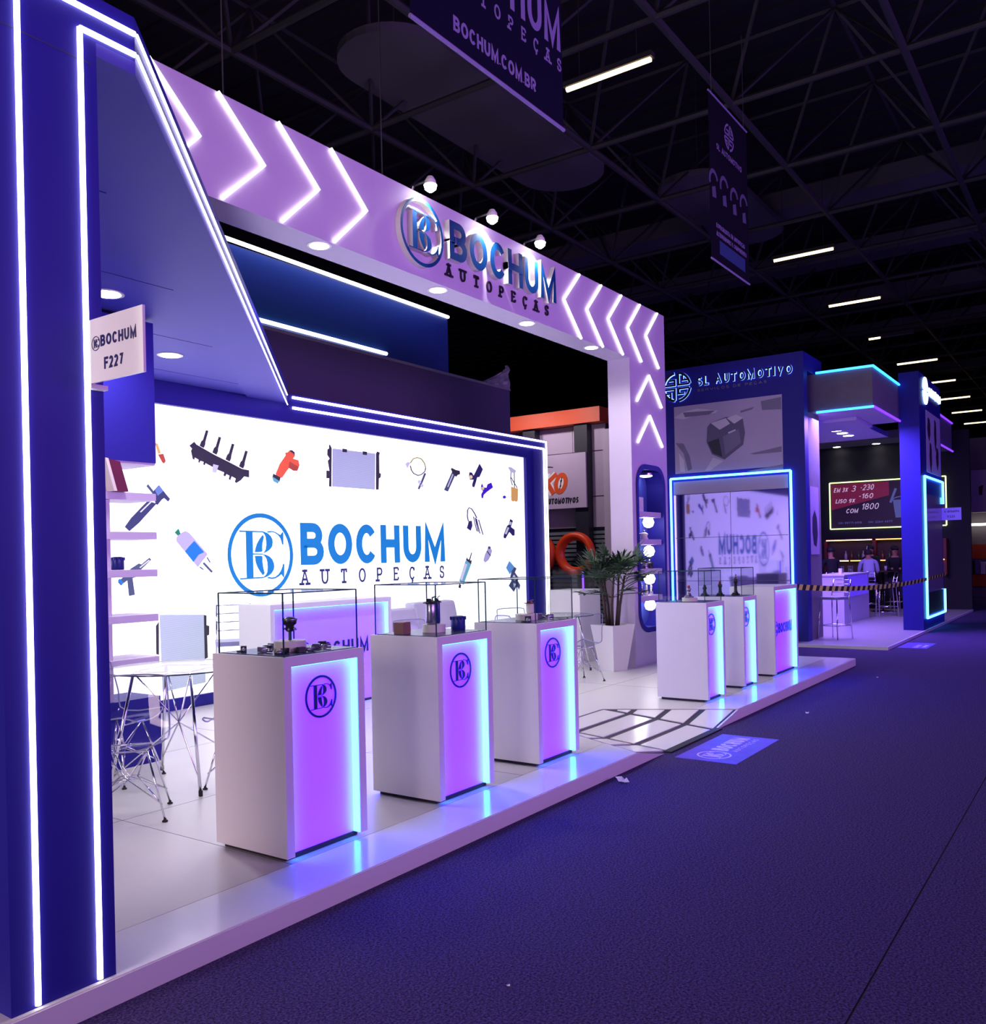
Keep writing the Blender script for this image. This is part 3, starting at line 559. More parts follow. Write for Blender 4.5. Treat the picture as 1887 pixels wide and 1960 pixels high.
lb = thing('lightbox', 'large glowing white wall lightbox printed with blue lettering and auto parts', 'lightbox', (9, WY, .222))
boxpart('panel', 'lightbox', lb, 1.6, 12.435, WY, WY + .05, .224, 3.26)
fw = FY(WY)
def em(name, rgb, s=.55):
    return mat(name, rgb, .6, emit=lin(rgb), strength=s)
PC = dict(dark=(44, 42, 56), pale=(196, 200, 214), orange=(226, 92, 58), rust=(170, 70, 50), teal=(96, 164, 178), slate=(64, 76, 104), olive=(150, 150, 70), navy=(40, 34, 92), cream=(226, 206, 160), violet=(66, 26, 190), amber=(224, 170, 90), lilac=(168, 164, 200), sky=(92, 152, 200), indigo=(48, 54, 96), steel=(92, 122, 176), azure=(20, 112, 224), green=(10, 120, 90))
for k, v in PC.items(): em('print_' + k, v)
striped('print_core', (150, 164, 186), (180, 190, 208), 26, 'Z', emit=.55)
def mono_split(cx, cz, r, fn, parent, m, d0, d1, world=True, name='emblem'):
    return mono_mb(cx, cz, r, fn, d0, d1).build(name, m, parent, False, world)
for nm, polys in PRINTS.items():
    cols = sorted(set(c for c, _ in polys)); b = MB(); dd = .0016
    for k, (c, p) in enumerate(polys): b.prism(p, fw, 0, dd + .0004 * k, cols.index(c))
    b.build('print_' + nm, ['print_' + c for c in cols], lb, False, True)
em('print_blue', (0, 104, 164), .9); em('print_darkblue', (30, 44, 96), .5); em('print_outline', (34, 56, 110), .5)
mono_mb(6.87, 1.70, .478, fw, 0, .002).build('emblem', 'print_blue', lb, False, True)
for c, dx, w in text_layout('BOCHUM', 2.81, .51, .14):
    b = MB(); glyph(b, c, 7.467 + dx, 1.572,   .51, w, .112, fw, 0, .002); b.build('letter', 'print_blue', lb, False, True)
for b in text_spread('AUTOPEÇAS', 7.47, 1.33, .185, 2.78, .026, fw, 0, .002, .62): b.build('letter', 'print_darkblue', lb, False, True)

# ================================================================== the illuminated gantry
GY, GD = 5.31, 5.64
gan = thing('sign_gantry', 'tall lilac gantry frame with white light chevrons over the stand', 'gantry', (11.43, GY, PZ))
part('beam', 'lavender_board', gan, lambda b: b.box(1.52, 12.0, GY, GD, 4.25, 5.04))
hx0, hx1, hz0, hz1, hr = 10.985, 11.885, .56, 2.83, .26
def rrect(x0, x1, z0, z1, r, n=6):
    return arc(x1 - r, z1 - r, r, r, 0, 90, n) + arc(x0 + r, z1 - r, r, r, 90, 180, n) + arc(x0 + r, z0 + r, r, r, 180, 270, n) + arc(x1 - r, z0 + r, r, r, 270, 360, n)
def plate_with_hole(b, x0, x1, z0, z1, hole, fn, d0, d1):
    """outer rectangle with a hole, split in two halves at the hole's middle"""
    zm = (z0 + z1) / 2 if False else sum(p[1] for p in hole) / len(hole)
    top = [p for p in hole if p[1] >= zm]; bot = [p for p in hole if p[1] < zm]
    top.sort(key=lambda p: math.atan2(p[1] - zm, p[0] - (x0 + x1) / 2)); bot.sort(key=lambda p: math.atan2(p[1] - zm, p[0] - (x0 + x1) / 2))
    xr, xl = max(p[0] for p in hole), min(p[0] for p in hole)
    b.prism([(xr, zm), (x1, zm), (x1, z1), (x0, z1), (x0, zm), (xl, zm)] + top[::-1], fn, d0, d1)
    b.prism([(xl, zm), (x0, zm), (x0, z0), (x1, z0), (x1, zm), (xr, zm)] + bot[::-1], fn, d0, d1)
hole = rrect(hx0, hx1, hz0, hz1, hr)
part('column_front', 'lavender_board', gan, lambda b: plate_with_hole(b, 10.86, 12.0, PZ, 4.25, hole, FY(GY), -.03, 0))
part('column_body', 'lavender_board', gan, lambda b: (b.box(10.86, 10.90, GY + .03, GD, PZ, 4.25), b.box(11.97, 12.0, GY + .03, GD, PZ, 4.25), b.box(10.90, 11.97, GD - .03, GD, PZ, 4.25)))
def tube_part(pts, r=.0165, p=gan, m='led_gantry', name='light_tube'):
    return part(name, m, p, lambda b: b.tube(pts, r, 8), smooth=True)
yl = GY - .015
for k in range(4):
    x = 3.66 + .567 * k
    if k: tube_part([(x - .02, yl, 5.03), (x + .40, yl, 4.64), (x - .0, yl, 4.265)])
    else: tube_part([(x - .02, yl, 5.03), (x + .38, yl, 4.645), (x + .01, yl, 4.265)])
for k in range(5):
    x = 9.13 + .557 * k; tube_part([(x + .385, yl, 5.02), (x, yl, 4.635), (x + .40, yl, 4.245)])
for zt in (4.09, 3.53): tube_part([(11.035, yl, zt - .40), (11.435, yl, zt), (11.83, yl, zt - .395)])
# raised company sign
fg = FY(GY)
def raised(b, front, parent, name='letter'): return b.build(name, [front, 'letter_side'], parent, False, True)
sgn = thing('company_sign', 'raised blue emblem and letters BOCHUM AUTOPEÇAS on the lilac gantry', 'sign', (7.5, GY, 4.3))
def two(b):                                                       # faces look at the aisle -> front colour, the rest -> side colour
    for i, f in enumerate(b.f):
        ys = [b.v[k][1] for k in f]; b.mi[i] = 0 if max(ys) - min(ys) < 1e-5 else 1
    return b
raised(two(mono_mb(6.47, 4.645, .315, fg, .0, .06)), 'letter_blue', sgn, 'emblem')
for c, dx, w in text_layout('BOCHUM', 2.0, .375, .12):
    b = MB(); glyph(b, c, 6.875 + dx, 4.515, .375, w, .074, fg, 0, .065); raised(two(b), 'letter_blue', sgn)
for b in text_spread('AUTOPEÇAS', 6.885, 4.36, .12, 1.90, .018, fg, 0, .015, .66): b.build('letter', 'letter_black', sgn, False, True)
# spotlights on the sign
spw = ['above the round emblem', 'between the letters B and C', 'above the last letters']
for k, x in enumerate((6.50, 7.50, 8.42)):
    t = thing('sign_spotlight', 'bright arm spotlight on the gantry top, ' + spw[k], 'spotlight', (x, GY - .14, 5.09), group='gantry spotlights')
    part('arm', 'steel', t, lambda b: b.tube([(x, GY + .1, 5.04), (x, GY + .06, 5.12), (x, GY - .10, 5.13)], .012, 6))
    part('lamp_head', 'white_paint', t, lambda b: b.lathe([(.028, .0), (.05, -.035), (.058, -.075)][::-1], (x, GY - .14, 5.155), 16))
    part('lens', 'lamp_white', t, lambda b: b.lathe([(.02, -.065), (.052, -.04), (.062, -.002)], (x, GY - .14, 5.078), 16), smooth=True)
    d = bpy.data.lights.new('sign_beam', 'SPOT'); d.energy = 75; d.color = (1, .98, .9); d.spot_size = math.radians(125); d.spot_blend = .8; d.shadow_soft_size = .03
    o = bpy.data.objects.new('sign_beam', d); COL.objects.link(o); o.parent = t; o.location = (0, .03, -.10)
    o.rotation_euler = (math.radians(22), 0, 0)
for k, x in enumerate((5.32, 6.91, 8.52, 10.03)):
    downlight(x, GY + .12, 4.25, 'round downlight in the gantry soffit, ' + ['nearest the blue canopy', 'below the round emblem', 'below the last sign letters', 'nearest the gantry column'][k], .085, 150, 'gantry downlights')
for k, x in enumerate((4.38, 6.15)):
    tag(MB().tube([(x, GY + .14, 5.04), (x, GY + .14, 12)], .006, 5).build('hanging_cable', 'steel'), ['thin steel cable above the light chevrons', 'thin steel cable left of the round sign emblem'][k], 'cable', 'suspension cables')

# display niche in the column
nic = thing('display_niche', 'tall rounded dark blue wall niche with shelves in the lilac column', 'niche', (11.43, GY, hz0))
part('surround', 'stand_blue', nic, lambda b: (lambda o_, i_: b.add([FY(GY)(*p, .012) for p in o_] + [FY(GY)(*p, .012) for p in i_] + [FY(GY)(*p, -.25) for p in i_], [(k, (k + 1) % len(o_), len(o_) + (k + 1) % len(o_), len(o_) + k) for k in range(len(o_))] + [(len(o_) + k, len(o_) + (k + 1) % len(o_), 2 * len(o_) + (k + 1) % len(o_), 2 * len(o_) + k) for k in range(len(o_))]))(rrect(hx0 - .02, hx1 + .02, hz0 - .02, hz1 + .02, hr + .02), rrect(hx0 + .05, hx1 - .05, hz0 + .05, hz1 - .05, hr - .04)))
mat('niche_back', lincol=(.05, .07, .36), rough=.3)
boxpart('back', 'niche_back', nic, 10.91, 11.96, GY + .25, GY + .27, hz0 - .02, hz1 + .02)
shz = [2.20, 1.82, 1.41, 1.04]
for z in shz: boxpart('shelf', 'lavender_board', nic, 11.06, 11.80, GY + .02, GY + .25, z - .075, z)
# ================================================================== display counters
def glass_case(t, x0, x1, y0, y1, z0, h):
    e = .006
    for nm, a in (('glass_pane', (x0, x1, y0, y0 + .004)), ('glass_pane', (x0, x1, y1 - .004, y1)), ('glass_pane', (x0, x0 + .004, y0, y1)), ('glass_pane', (x1 - .004, x1, y0, y1))):
        boxpart(nm, 'glass', t, *a, z0, z0 + h, world=False)
    boxpart('glass_pane', 'glass', t, x0, x1, y0, y1, z0 + h - .004, z0 + h, world=False)
    b = MB()
    for x in (x0, x1):
        for y in (y0, y1): b.box(x - e / 2, x + e / 2, y - e / 2, y + e / 2, z0, z0 + h)
        b.box(x - e / 2, x + e / 2, y0, y1, z0 + h - e / 2, z0 + h + e / 2)
    for y in (y0, y1): b.box(x0, x1, y - e / 2, y + e / 2, z0 + h - e / 2, z0 + h + e / 2)
    b.build('glass_edging', 'glass_edge', t)
mat('tray_navy', lincol=(.015, .015, .10), rough=.25)
mat('plinth_dark', (40, 36, 50), .6)
def make_counter(label, x, y, w, d, h, glass=True, wide=False, group='display counters', text=False, name='display_counter'):
    """front left corner of the counter at x, y; the front face looks at the aisle"""
    t = thing(name, label, 'counter', (x, y, PZ + .0015), group=group)
    B, RD, PL = .05, .06, .025
    b = MB(); b.box(0, w, RD, d, PL, h)                                   # body
    b.box(0, B, 0, RD, PL, h); b.box(w - B, w, 0, RD, PL, h); b.box(B, w - B, 0, RD, h - B, h)   # frame round the recess
    b.build('body', 'white_paint', t)
    boxpart('plinth', 'plinth_dark', t, .03, w - .03, .05, d - .03, 0, PL, world=False)
    boxpart('front_panel', 'panel_violet', t, B, w - B, RD - .006, RD, PL, h - B, world=False)
    q = .003
    boxpart('light_strip', 'led_counter', t, B, B + q, .008, RD - .008, PL, h - B, world=False)
    boxpart('light_strip', 'led_counter', t, w - B - q, w - B, .008, RD - .008, PL, h - B, world=False)
    boxpart('light_strip', 'led_counter', t, B, w - B, .008, RD - .008, h - B - q, h - B, world=False)
    fn = lambda u, v, dd: (u, RD - .006 - dd, v)
    if text:
        if w > 1.2: eu, er, tu, tw, tz, th_ = .46, .105, .60, .80, .53, .15
        else: eu, er, tu, tw, tz, th_ = .20, .095, .315, .54, .50, .12
        mono_mb(eu, tz + th_ * .5, er, fn, 0, .004).build('emblem', 'mark_navy', t)
        text_mb('BOCHUM', tu, tz, th_, tw, th_ * .2, fn, 0, .004).build('lettering', 'mark_navy', t)
    else:
        mono_mb(w * .52, h - .235, .112, fn, 0, .004).build('emblem', 'mark_navy', t)
    if glass:
        boxpart('display_tray', 'tray_navy', t, .03, w - .03, .03, d - .03, h, h + .004, world=False)
        glass_case(t, .025, w - .025, .025, d - .025, h, .32)
    return t
CH = 1.025
counters = [
 make_counter('nearest white display counter with blue glowing front and glass case', 3.03, 3.405, .575, .55, CH + .002),
 make_counter('white glass-topped display counter, middle of the three left of the ramp', 4.25, 3.405, .575, .55, CH),
 make_counter('white glass-topped display counter standing just left of the tiled ramp', 5.385, 3.405, .575, .55, CH),
 make_counter('white glass-topped display counter standing just right of the tiled ramp', 8.58, 3.405, .50, .55, CH - .02),
 make_counter('narrow white glass-topped counter between ramp-side counter and lettered end counter', 9.655, 3.405, .45, .55, CH - .01),
 make_counter('wider white end counter with BOCHUM on its glowing front', 10.735, 3.405, .95, .55, 1.085, glass=False, text=True)]
recep = make_counter('wide white reception counter with glowing outline inside the stand', 5.75, 6.63, 1.725, .46, 1.10, glass=False, group=None, name='reception_counter', text=True)
# ================================================================== furniture inside the stand
PT = PZ + .0015
def shell_point(t, u):
    """clear shell chair: t runs from the front edge over the seat up the back, u across"""
    prof = [(.225, .425), (.20, .445), (.10, .43), (0, .415), (-.10, .415), (-.17, .44), (-.205, .50), (-.225, .60), (-.245, .70), (-.265, .80), (-.272, .815)]
    k = t * (len(prof) - 1); i = min(int(k), len(prof) - 2); f = k - i
    y = prof[i][0] * (1 - f) + prof[i + 1][0] * f; z = prof[i][1] * (1 - f) + prof[i + 1][1] * f
    hw = .225 if t < .55 else .225 - .035 * ((t - .55) / .45) ** 2
    if t < .12: hw -= .05 * (1 - t / .12) ** 2
    if t > .92: hw -= .05 * ((t - .92) / .08) ** 2
    s = abs(u) ** 3
    zz = z + .035 * s * (1 if t < .6 else max(0, 1 - (t - .6) / .3)); yy = y + .05 * s * min(1, max(0, (t - .45) / .2))
    return (u * hw, yy, zz)
def make_clear_chair():
    t = thing('clear_chair', 'x', 'chair', (0, 0, PT), group='clear wire-base chairs')
    b = MB(); nt_, nu = 22, 10
    for side in (0, 1):
        for i in range(nt_ + 1):
            for j in range(nu + 1):
                p = shell_point(i / nt_, j / nu * 2 - 1); b.v.append((p[0], p[1] + .004 * side, p[2] - .006 * side))
    W = nu + 1; K = (nt_ + 1) * W
    for i in range(nt_):
        for j in range(nu):
            a = i * W + j; b.f += [(a, a + 1, a + W + 1, a + W), (K + a, K + a + W, K + a + W + 1, K + a + 1)]; b.mi += [0, 0]
    b.build('shell', 'acrylic', t, True)
    rim = [shell_point(i / 30, 1) for i in range(31)] + [shell_point(1, 1 - 2 * j / 8) for j in range(1, 9)] + [shell_point(1 - i / 30, -1) for i in range(1, 31)] + [shell_point(0, -1 + 2 * j / 8) for j in range(1, 8)]
    MB().tube(rim, .0055, 5, True).build('shell_rim', 'acrylic_rim', t, True)
    tops = {}
    for sx in (-1, 1):
        for sy in (-1, 1):
            foot = (sx * .215, sy * .205, .015); top = (sx * .115, sy * .105, .405)
            lg = MB().tube([foot, top], .0065, 6).build('leg', 'chrome', t, True)
            MB().lathe([(.017, 0), (.017, .006), (.008, .012), (.008, .02)], (foot[0], foot[1], 0), 10).build('foot_glide', 'black_rubber', lg)
    b = MB()
    for sx in (-1, 1):
        b.tube([(sx * .20, -.19, .10), (sx * .05, 0, .235), (sx * .20, .19, .10)], .0042, 5)
        b.tube([(sx * .115, -.105, .40), (sx * .05, 0, .235), (sx * .115, .105, .40)], .0042, 5)
    for sy in (-1, 1):
        b.tube([(-.20, sy * .19, .10), (0, sy * .05, .225), (.20, sy * .19, .10)], .0042, 5)
        b.tube([(-.115, sy * .105, .40), (0, sy * .05, .225), (.115, sy * .105, .40)], .0042, 5)
        b.tube([(-.06, sy * .055, .23), (.06, sy * .055, .23)], .0042, 5)
        b.tube([(-.13, sy * .12, .405), (.13, sy * .12, .405)], .0050, 5)
    b.build('wire_struts', 'chrome', t, True)
    return t
chair0 = make_clear_chair(); used_chair = [False]
def place_chair(x, y, rz, label):
    o = chair0 if not used_chair[0] else copy_tree(chair0)
    used_chair[0] = True; o.location = (x, y, PT); o.rotation_euler = (0, 0, rz); o['label'] = label; return o
place_chair(3.13, 4.90, math.radians(141), 'clear plastic wire-base chair nearest the blue pillar, beside the glass table')
place_chair(3.62, 5.78, math.radians(200), 'clear plastic chair behind the front glass table, by the shelf unit')
place_chair(4.06, 4.98, math.radians(35), 'clear plastic chair half hidden behind the nearest display counter')
place_chair(9.42, 5.36, math.radians(-25), 'clear plastic chair in front of the white planter')
place_chair(7.78, 6.5, math.radians(160), 'clear plastic chair beside the reception counter\'s glowing end')
place_chair(8.55, 6.10, math.radians(60), 'clear plastic chair by the round white table')
place_chair(10.0, 6.62, math.radians(150), 'clear plastic chair behind the far glass table')

def glass_table(x, y, r, h, label, top='glass', rz=0.0, edge='glass_edge'):
    t = thing('round_table', label, 'table', (x, y, PT), rz, group='round tables')
    MB().lathe([(r, h - .010), (r, h)], n=48).build('table_top', top, t)
    n = 48; MB().tube([(r * math.cos(2 * PI * k / n), r * math.sin(2 * PI * k / n), h - .005) for k in range(n)], .0052, 5, True).build('top_edge', edge, t, True)
    for k in range(4):
        a = PI / 2 * k + PI / 4; c, s = math.cos(a), math.sin(a)
        lg = MB().tube([(c * r * .98, s * r * .98, .012), (c * r * .62, s * r * .62, h - .012)], .011, 8).build('leg', 'chrome', t, True)
        MB().lathe([(.014, 0), (.014, .035)], (c * r * .985, s * r * .985, 0), 8).build('foot_cap', 'black_rubber', lg)
    b = MB()
    for k in range(4):
        a = PI / 2 * k + PI / 4; a2 = a + PI / 2
        b.tube([(math.cos(a) * r * .94, math.sin(a) * r * .94, .10), (0, 0, h * .52), (math.cos(a) * r * .60, math.sin(a) * r * .60, h - .03)], .006, 5)
        b.tube([(math.cos(a) * r * .62, math.sin(a) * r * .62, h - .014), (math.cos(a2) * r * .62, math.sin(a2) * r * .62, h - .014)], .006, 5)
    b.build('wire_struts', 'chrome', t, True)
    return t
glass_table(3.80, 5.34, .47, .80, 'round glass table with chrome legs behind the blue pillar', rz=math.radians(25))
glass_table(9.98, 5.98, .46, .75, 'round glass table beside the white planter', rz=math.radians(10))
mat('table_white', (232, 230, 238), .25)
glass_table(7.95, 5.75, .42, .74, 'round white table in front of the lilac sofa', 'table_white', edge='table_white')

# wire-back stool behind the reception counter
def make_stool(label, x, y, rz, seat_h=.75, back=.38, name='bar_stool', group=None, z=PT):
    t = thing(name, label, 'stool', (x, y, z), rz, group)
    b = MB(); b.prism([(p[0], p[1]) for p in rrect(-.19, .19, -.19, .19, .06)], lambda u, v, d: (u, v, d), seat_h - .045, seat_h); b.build('seat', 'stool_vinyl', t)
    for sx in (-1, 1):
        for sy in (-1, 1):
            if sy < 0: MB().tube([(sx * .20, -.22, 0), (sx * .175, -.175, seat_h), (sx * .17, -.24, seat_h + back)], .011, 8).build('leg', 'chrome', t, True)
            else: MB().tube([(sx * .20, .21, 0), (sx * .17, .17, seat_h - .04)], .011, 8).build('leg', 'chrome', t, True)
    b = MB(); zf = seat_h * .32
    b.tube([(-.19, -.20, zf), (.19, -.20, zf), (.19, .195, zf), (-.19, .195, zf)], .008, 6, True); b.build('foot_ring', 'chrome', t, True)
    for k in range(4):
        f = .25 + .24 * k
        MB().tube([(-.172, -.175 - .065 * f, seat_h + back * f), (0, -.20 - .07 * f, seat_h + back * f), (.172, -.175 - .065 * f, seat_h + back * f)], .006, 6).build('back_rail', 'chrome', t, True)
    return t
mat('stool_vinyl', (150, 146, 190), .4)
make_stool('chrome stool with thin back rails beside the reception counter', 5.98, 7.44, math.radians(144), .72, .36)

# sofa
sofa = thing('sofa', 'lilac-lit white three seat sofa with loose back cushions', 'sofa', (9.0, 7.55, PT))
mat('sofa_fabric', (206, 202, 222), .8, noise=.05, nscale=20, bump=.2, bscale=300)
def cushion(b, x0, x1, y0, y1, z0, z1, tilt=0.0, r=.05):
    bm = bmesh.new(); bmesh.ops.create_cube(bm, size=1.0)
    for v in bm.verts:
        v.co = Vector(((x0 + x1) / 2 + v.co.x * (x1 - x0), (y0 + y1) / 2 + v.co.y * (y1 - y0), (z0 + z1) / 2 + v.co.z * (z1 - z0)))
    bmesh.ops.bevel(bm, geom=bm.edges[:], offset=r, segments=3, affect='EDGES', profile=.6)
    for v in bm.verts: v.co.y += tilt * (v.co.z - z0)
    bm.verts.index_update(); b.add([v.co for v in bm.verts], [[v.index for v in f.verts] for f in bm.faces]); bm.free()
for k in range(3): part('seat_cushion', 'sofa_fabric', sofa, lambda b: cushion(b, 8.08 + .64 * k, 8.70 + .64 * k, 7.16, 7.70, .36, .54))
part('back_cushion', 'sofa_fabric', sofa, lambda b: cushion(b, 8.05, 9.18, 7.62, 7.80, .54, .97, .22))
part('back_cushion', 'sofa_fabric', sofa, lambda b: cushion(b, 9.16, 10.05, 7.60, 7.80, .54, 1.03, .22))
part('base', 'sofa_fabric', sofa, lambda b: b.box(8.06, 10.02, 7.18, 7.86, .18, .36))
for x in (8.12, 9.96):
    for y in (7.24, 7.80): part('leg', 'chrome', sofa, lambda b: b.tube([(x, y, PT), (x, y, .18)], .02, 8))

# shelf unit beneath the canopy
su = thing('shelf_unit', 'blue and lilac open shelf unit under the canopy behind the pillar', 'shelf', (3.4, 6.26, PZ))
part('upper_box', 'stand_blue', su, lambda b: b.box(2.55, 4.165, 6.07, 6.48, 2.39, 3.47))
part('upper_box_floor', 'lavender_board', su, lambda b: b.box(2.56, 4.16, 6.075, 6.475, 2.372, 2.39))
part('lower_cabinet', 'stand_blue', su, lambda b: b.box(2.55, 4.16, 6.07, 6.48, PZ, .60))
part('post', 'lavender_board', su, lambda b: b.box(3.70, 3.79, 6.10, 6.14, .60, 2.372)); part('post', 'lavender_board', su, lambda b: b.box(2.6, 2.69, 6.10, 6.14, .60, 2.372))
SHZ = [2.155, 1.860, 1.574, 1.232, .906]
for z in SHZ: part('shelf', 'lavender_board', su, lambda b: b.box(2.58, 4.158, 6.07, 6.44, z - .055, z))

# ------------------------------------------------------------------ small auto parts on show
mat('box_card', (150, 110, 96), .7); mat('maroon', (100, 20, 50), .4); mat('part_blue', (24, 40, 130), .35); mat('part_black', (26, 24, 34), .4); mat('part_silver', (170, 170, 186), .25, metal=.8); mat('part_red', (170, 40, 40), .4); mat('part_cream', (226, 220, 212), .5)
def oil_filter(x, y, z, label, r=.06, h=.12, m='part_blue', grp=None):
    t = thing('oil_filter', label, 'car part', (x, y, z), group=grp)
    MB().lathe([(r * .92, 0), (r, .006), (r, h * .8), (r * .93, h * .95), (r * .6, h)], n=24).build('canister', m, t, True)
    b = MB()
    for k in range(12):
        a = 2 * PI * k / 12; b.box(math.cos(a) * r * .96 - .006, math.cos(a) * r * .96 + .006, math.sin(a) * r * .96 - .006, math.sin(a) * r * .96 + .006, h * .72, h * .95)
    b.build('grip_ribs', m, t); MB().lathe([(r * .95, 0), (r * .95, .004)], (0, 0, .0), 24).build('seal_ring', 'part_black', t)
    return t
def fuel_pump(x, y, z, label, r=.03, h=.15, m='part_silver', lid='part_black', grp=None):
    t = thing('fuel_pump', label, 'car part', (x, y, z), group=grp)
    MB().lathe([(r * .8, 0), (r, .012), (r, h * .82), (r * .9, h * .86)], n=18).build('barrel', m, t, True)
    MB().lathe([(r * 1.5, h * .86), (r * 1.5, h * .90), (r * .7, h * .93), (r * .5, h)], n=18).build('flange', lid, t, True)
    MB().tube([(r * .5, 0, h * .93), (r * .5, 0, h * 1.08), (r * 1.6, 0, h * 1.12)], r * .16, 6).build('outlet_pipe', lid, t, True)
    MB().box(-r * .9, -r * .2, -r * .3, r * .3, h * .9, h * 1.05).build('plug', lid, t)
    return t
def pedestal(x, y, z, label, r=.075, h=.05, grp='round case pedestals'):
    t = thing('display_pedestal', label, 'pedestal', (x, y, z), group=grp)
    MB().lathe([(r, 0), (r, h * .55)], n=28).build('drum', 'part_cream', t, False); MB().lathe([(r * .97, h * .55), (r * .97, h * .6), (r * 1.0, h * .6), (r * 1.0, h)], n=28).build('lid', 'part_cream', t, False)
    return t
def pump_on_rod(x, y, z, label):
    t = thing('water_pump', label, 'car part', (x, y, z))
    t.scale = (.78, .78, .9)
    MB().tube([(0, 0, 0), (0, 0, .05)], .012, 8).build('rod', 'glass_edge', t)
    b = MB(); b.lathe([(.02, .05), (.03, .06), (.028, .085), (.045, .095), (.05, .12), (.035, .135), (.012, .14)], n=18); b.build('housing', 'part_black', t, True)
    b = MB(); 
    for k in range(5):
        a = 2 * PI * k / 5; b.tube([(.02 * math.cos(a), .02 * math.sin(a), .07), (.05 * math.cos(a), .05 * math.sin(a), .065)], .008, 6)
    b.build('lugs', 'part_silver', t, True); MB().lathe([(.03, .115), (.055, .118), (.055, .128), (.02, .132)], n=18).build('pulley', 'part_silver', t, True)
    return t
def sensor(x, y, z, label, rz=0.0, m='part_black', s=1.0):
    t = thing('engine_sensor', label, 'car part', (x, y, z), rz, 'loose sensors on show')
    MB().tube([(-.05 * s, 0, .012 * s), (.02 * s, 0, .012 * s)], .011 * s, 8).build('stem', 'part_silver', t, True)
    MB().box(.015 * s, .055 * s, -.016 * s, .016 * s, 0, .028 * s).build('plug', m, t); MB().lathe([(.006 * s, 0), (.017 * s, 0), (.017 * s, .008 * s), (.006 * s, .008 * s)], (-.012 * s, .022 * s, 0), 12).build('bolt_eye', m, t)
    return t
def trophy(x, y, z, label, h=.16, tip='part_red', m='part_black'):
    t = thing('ignition_part', label, 'car part', (x, y, z), group='upright black parts')
    MB().lathe([(.05, 0), (.05, .012), (.03, .02), (.018, .05), (.016, h * .55), (.024, h * .6), (.024, h * .75), (.012, h * .8)], n=16).build('body', m, t, True)
    MB().lathe([(.014, h * .8), (.016, h * .92), (.006, h)], n=12).build('tip', tip, t, True); MB().box(-.055, -.02, -.02, .02, .0, .03).build('plug', m, t)
    return t
TZ = PZ + CH + .0062
pedestal(3.27, 3.62, TZ + .002, 'round cream pedestal drum in the nearest glass case', .085, .055)
pump_on_rod(3.27, 3.62, TZ + .0585, 'small black and chrome pump on the round pedestal, nearest case')
SW = ['front left corner', 'left side', 'back left corner', 'right of the pedestal', 'right side', 'behind the pedestal to the right', 'back right corner', 'directly behind the pedestal', 'directly in front of the pedestal']
for k, (dx, dy, a) in enumerate(((.10, .12, .4), (.13, .28, 1.5), (.10, .42, .9), (.40, .14, 2.2), (.47, .24, .2), (.40, .34, 1.1), (.46, .44, 2.7), (.27, .42, .3), (.24, .09, 2.9))):
    o = sensor(3.03 + dx, 3.405 + dy, TZ + .003, 'loose engine sensor in the nearest glass case, ' + SW[k], a, 'part_silver' if k % 2 else 'part_black', .95)
bx = thing('carton', 'small brown carton at the edge of the second glass case', 'carton', (4.34, 3.76, TZ), .15)
MB().box(-.045, .045, -.035, .035, 0, .075).build('box', 'box_card', bx); MB().box(-.045, .045, -.004, .004, .075, .0757).build('tape', 'part_cream', bx)
pedestal(4.54, 3.66, TZ, 'round cream pedestal drum in the middle glass case', .075, .05)
fuel_pump(4.51, 3.66, TZ + .0505, 'tall grey mesh fuel pump on the middle case pedestal', .034, .16)
fuel_pump(4.60, 3.68, TZ + .0505, 'violet-lit tube pump beside the grey fuel pump', .02, .16, 'part_blue')
oil_filter(4.72, 3.60, TZ, 'dark blue oil filter at the right of the middle glass case', .048, .095)
pedestal(5.68, 3.68, TZ, 'round cream pedestal drum in the case beside the ramp', .085, .045)
fuel_pump(5.70, 3.66, TZ + .0455, 'small red-capped pump on the pedestal beside the ramp', .03, .09, 'part_cream', 'maroon')
sensor(5.50, 3.55, TZ, 'black stemmed sensor left of the ramp-side pedestal', .6, 'part_black', 1.4)
sensor(5.84, 3.62, TZ, 'chrome stemmed sensor right of the ramp-side pedestal', 2.3, 'part_silver', 1.4)
pedestal(8.82, 3.68, TZ - .02, 'round cream pedestal drum in the case right of the ramp', .08, .035)
t_ = trophy(8.80, 3.68, TZ + .016, 'small chrome and red part on pedestal right of the ramp', .13, 'part_red', 'part_silver')
trophy(9.80, 3.72, TZ - .01, 'black red-tipped upright part in the narrow glass case', .17)
trophy(9.97, 3.60, TZ - .01, 'black upright part with pale head in the narrow glass case', .24, 'part_silver')
trophy(9.74, 3.88, TZ - .01, 'short black upright part at the back of the narrow glass case', .13, 'part_black')

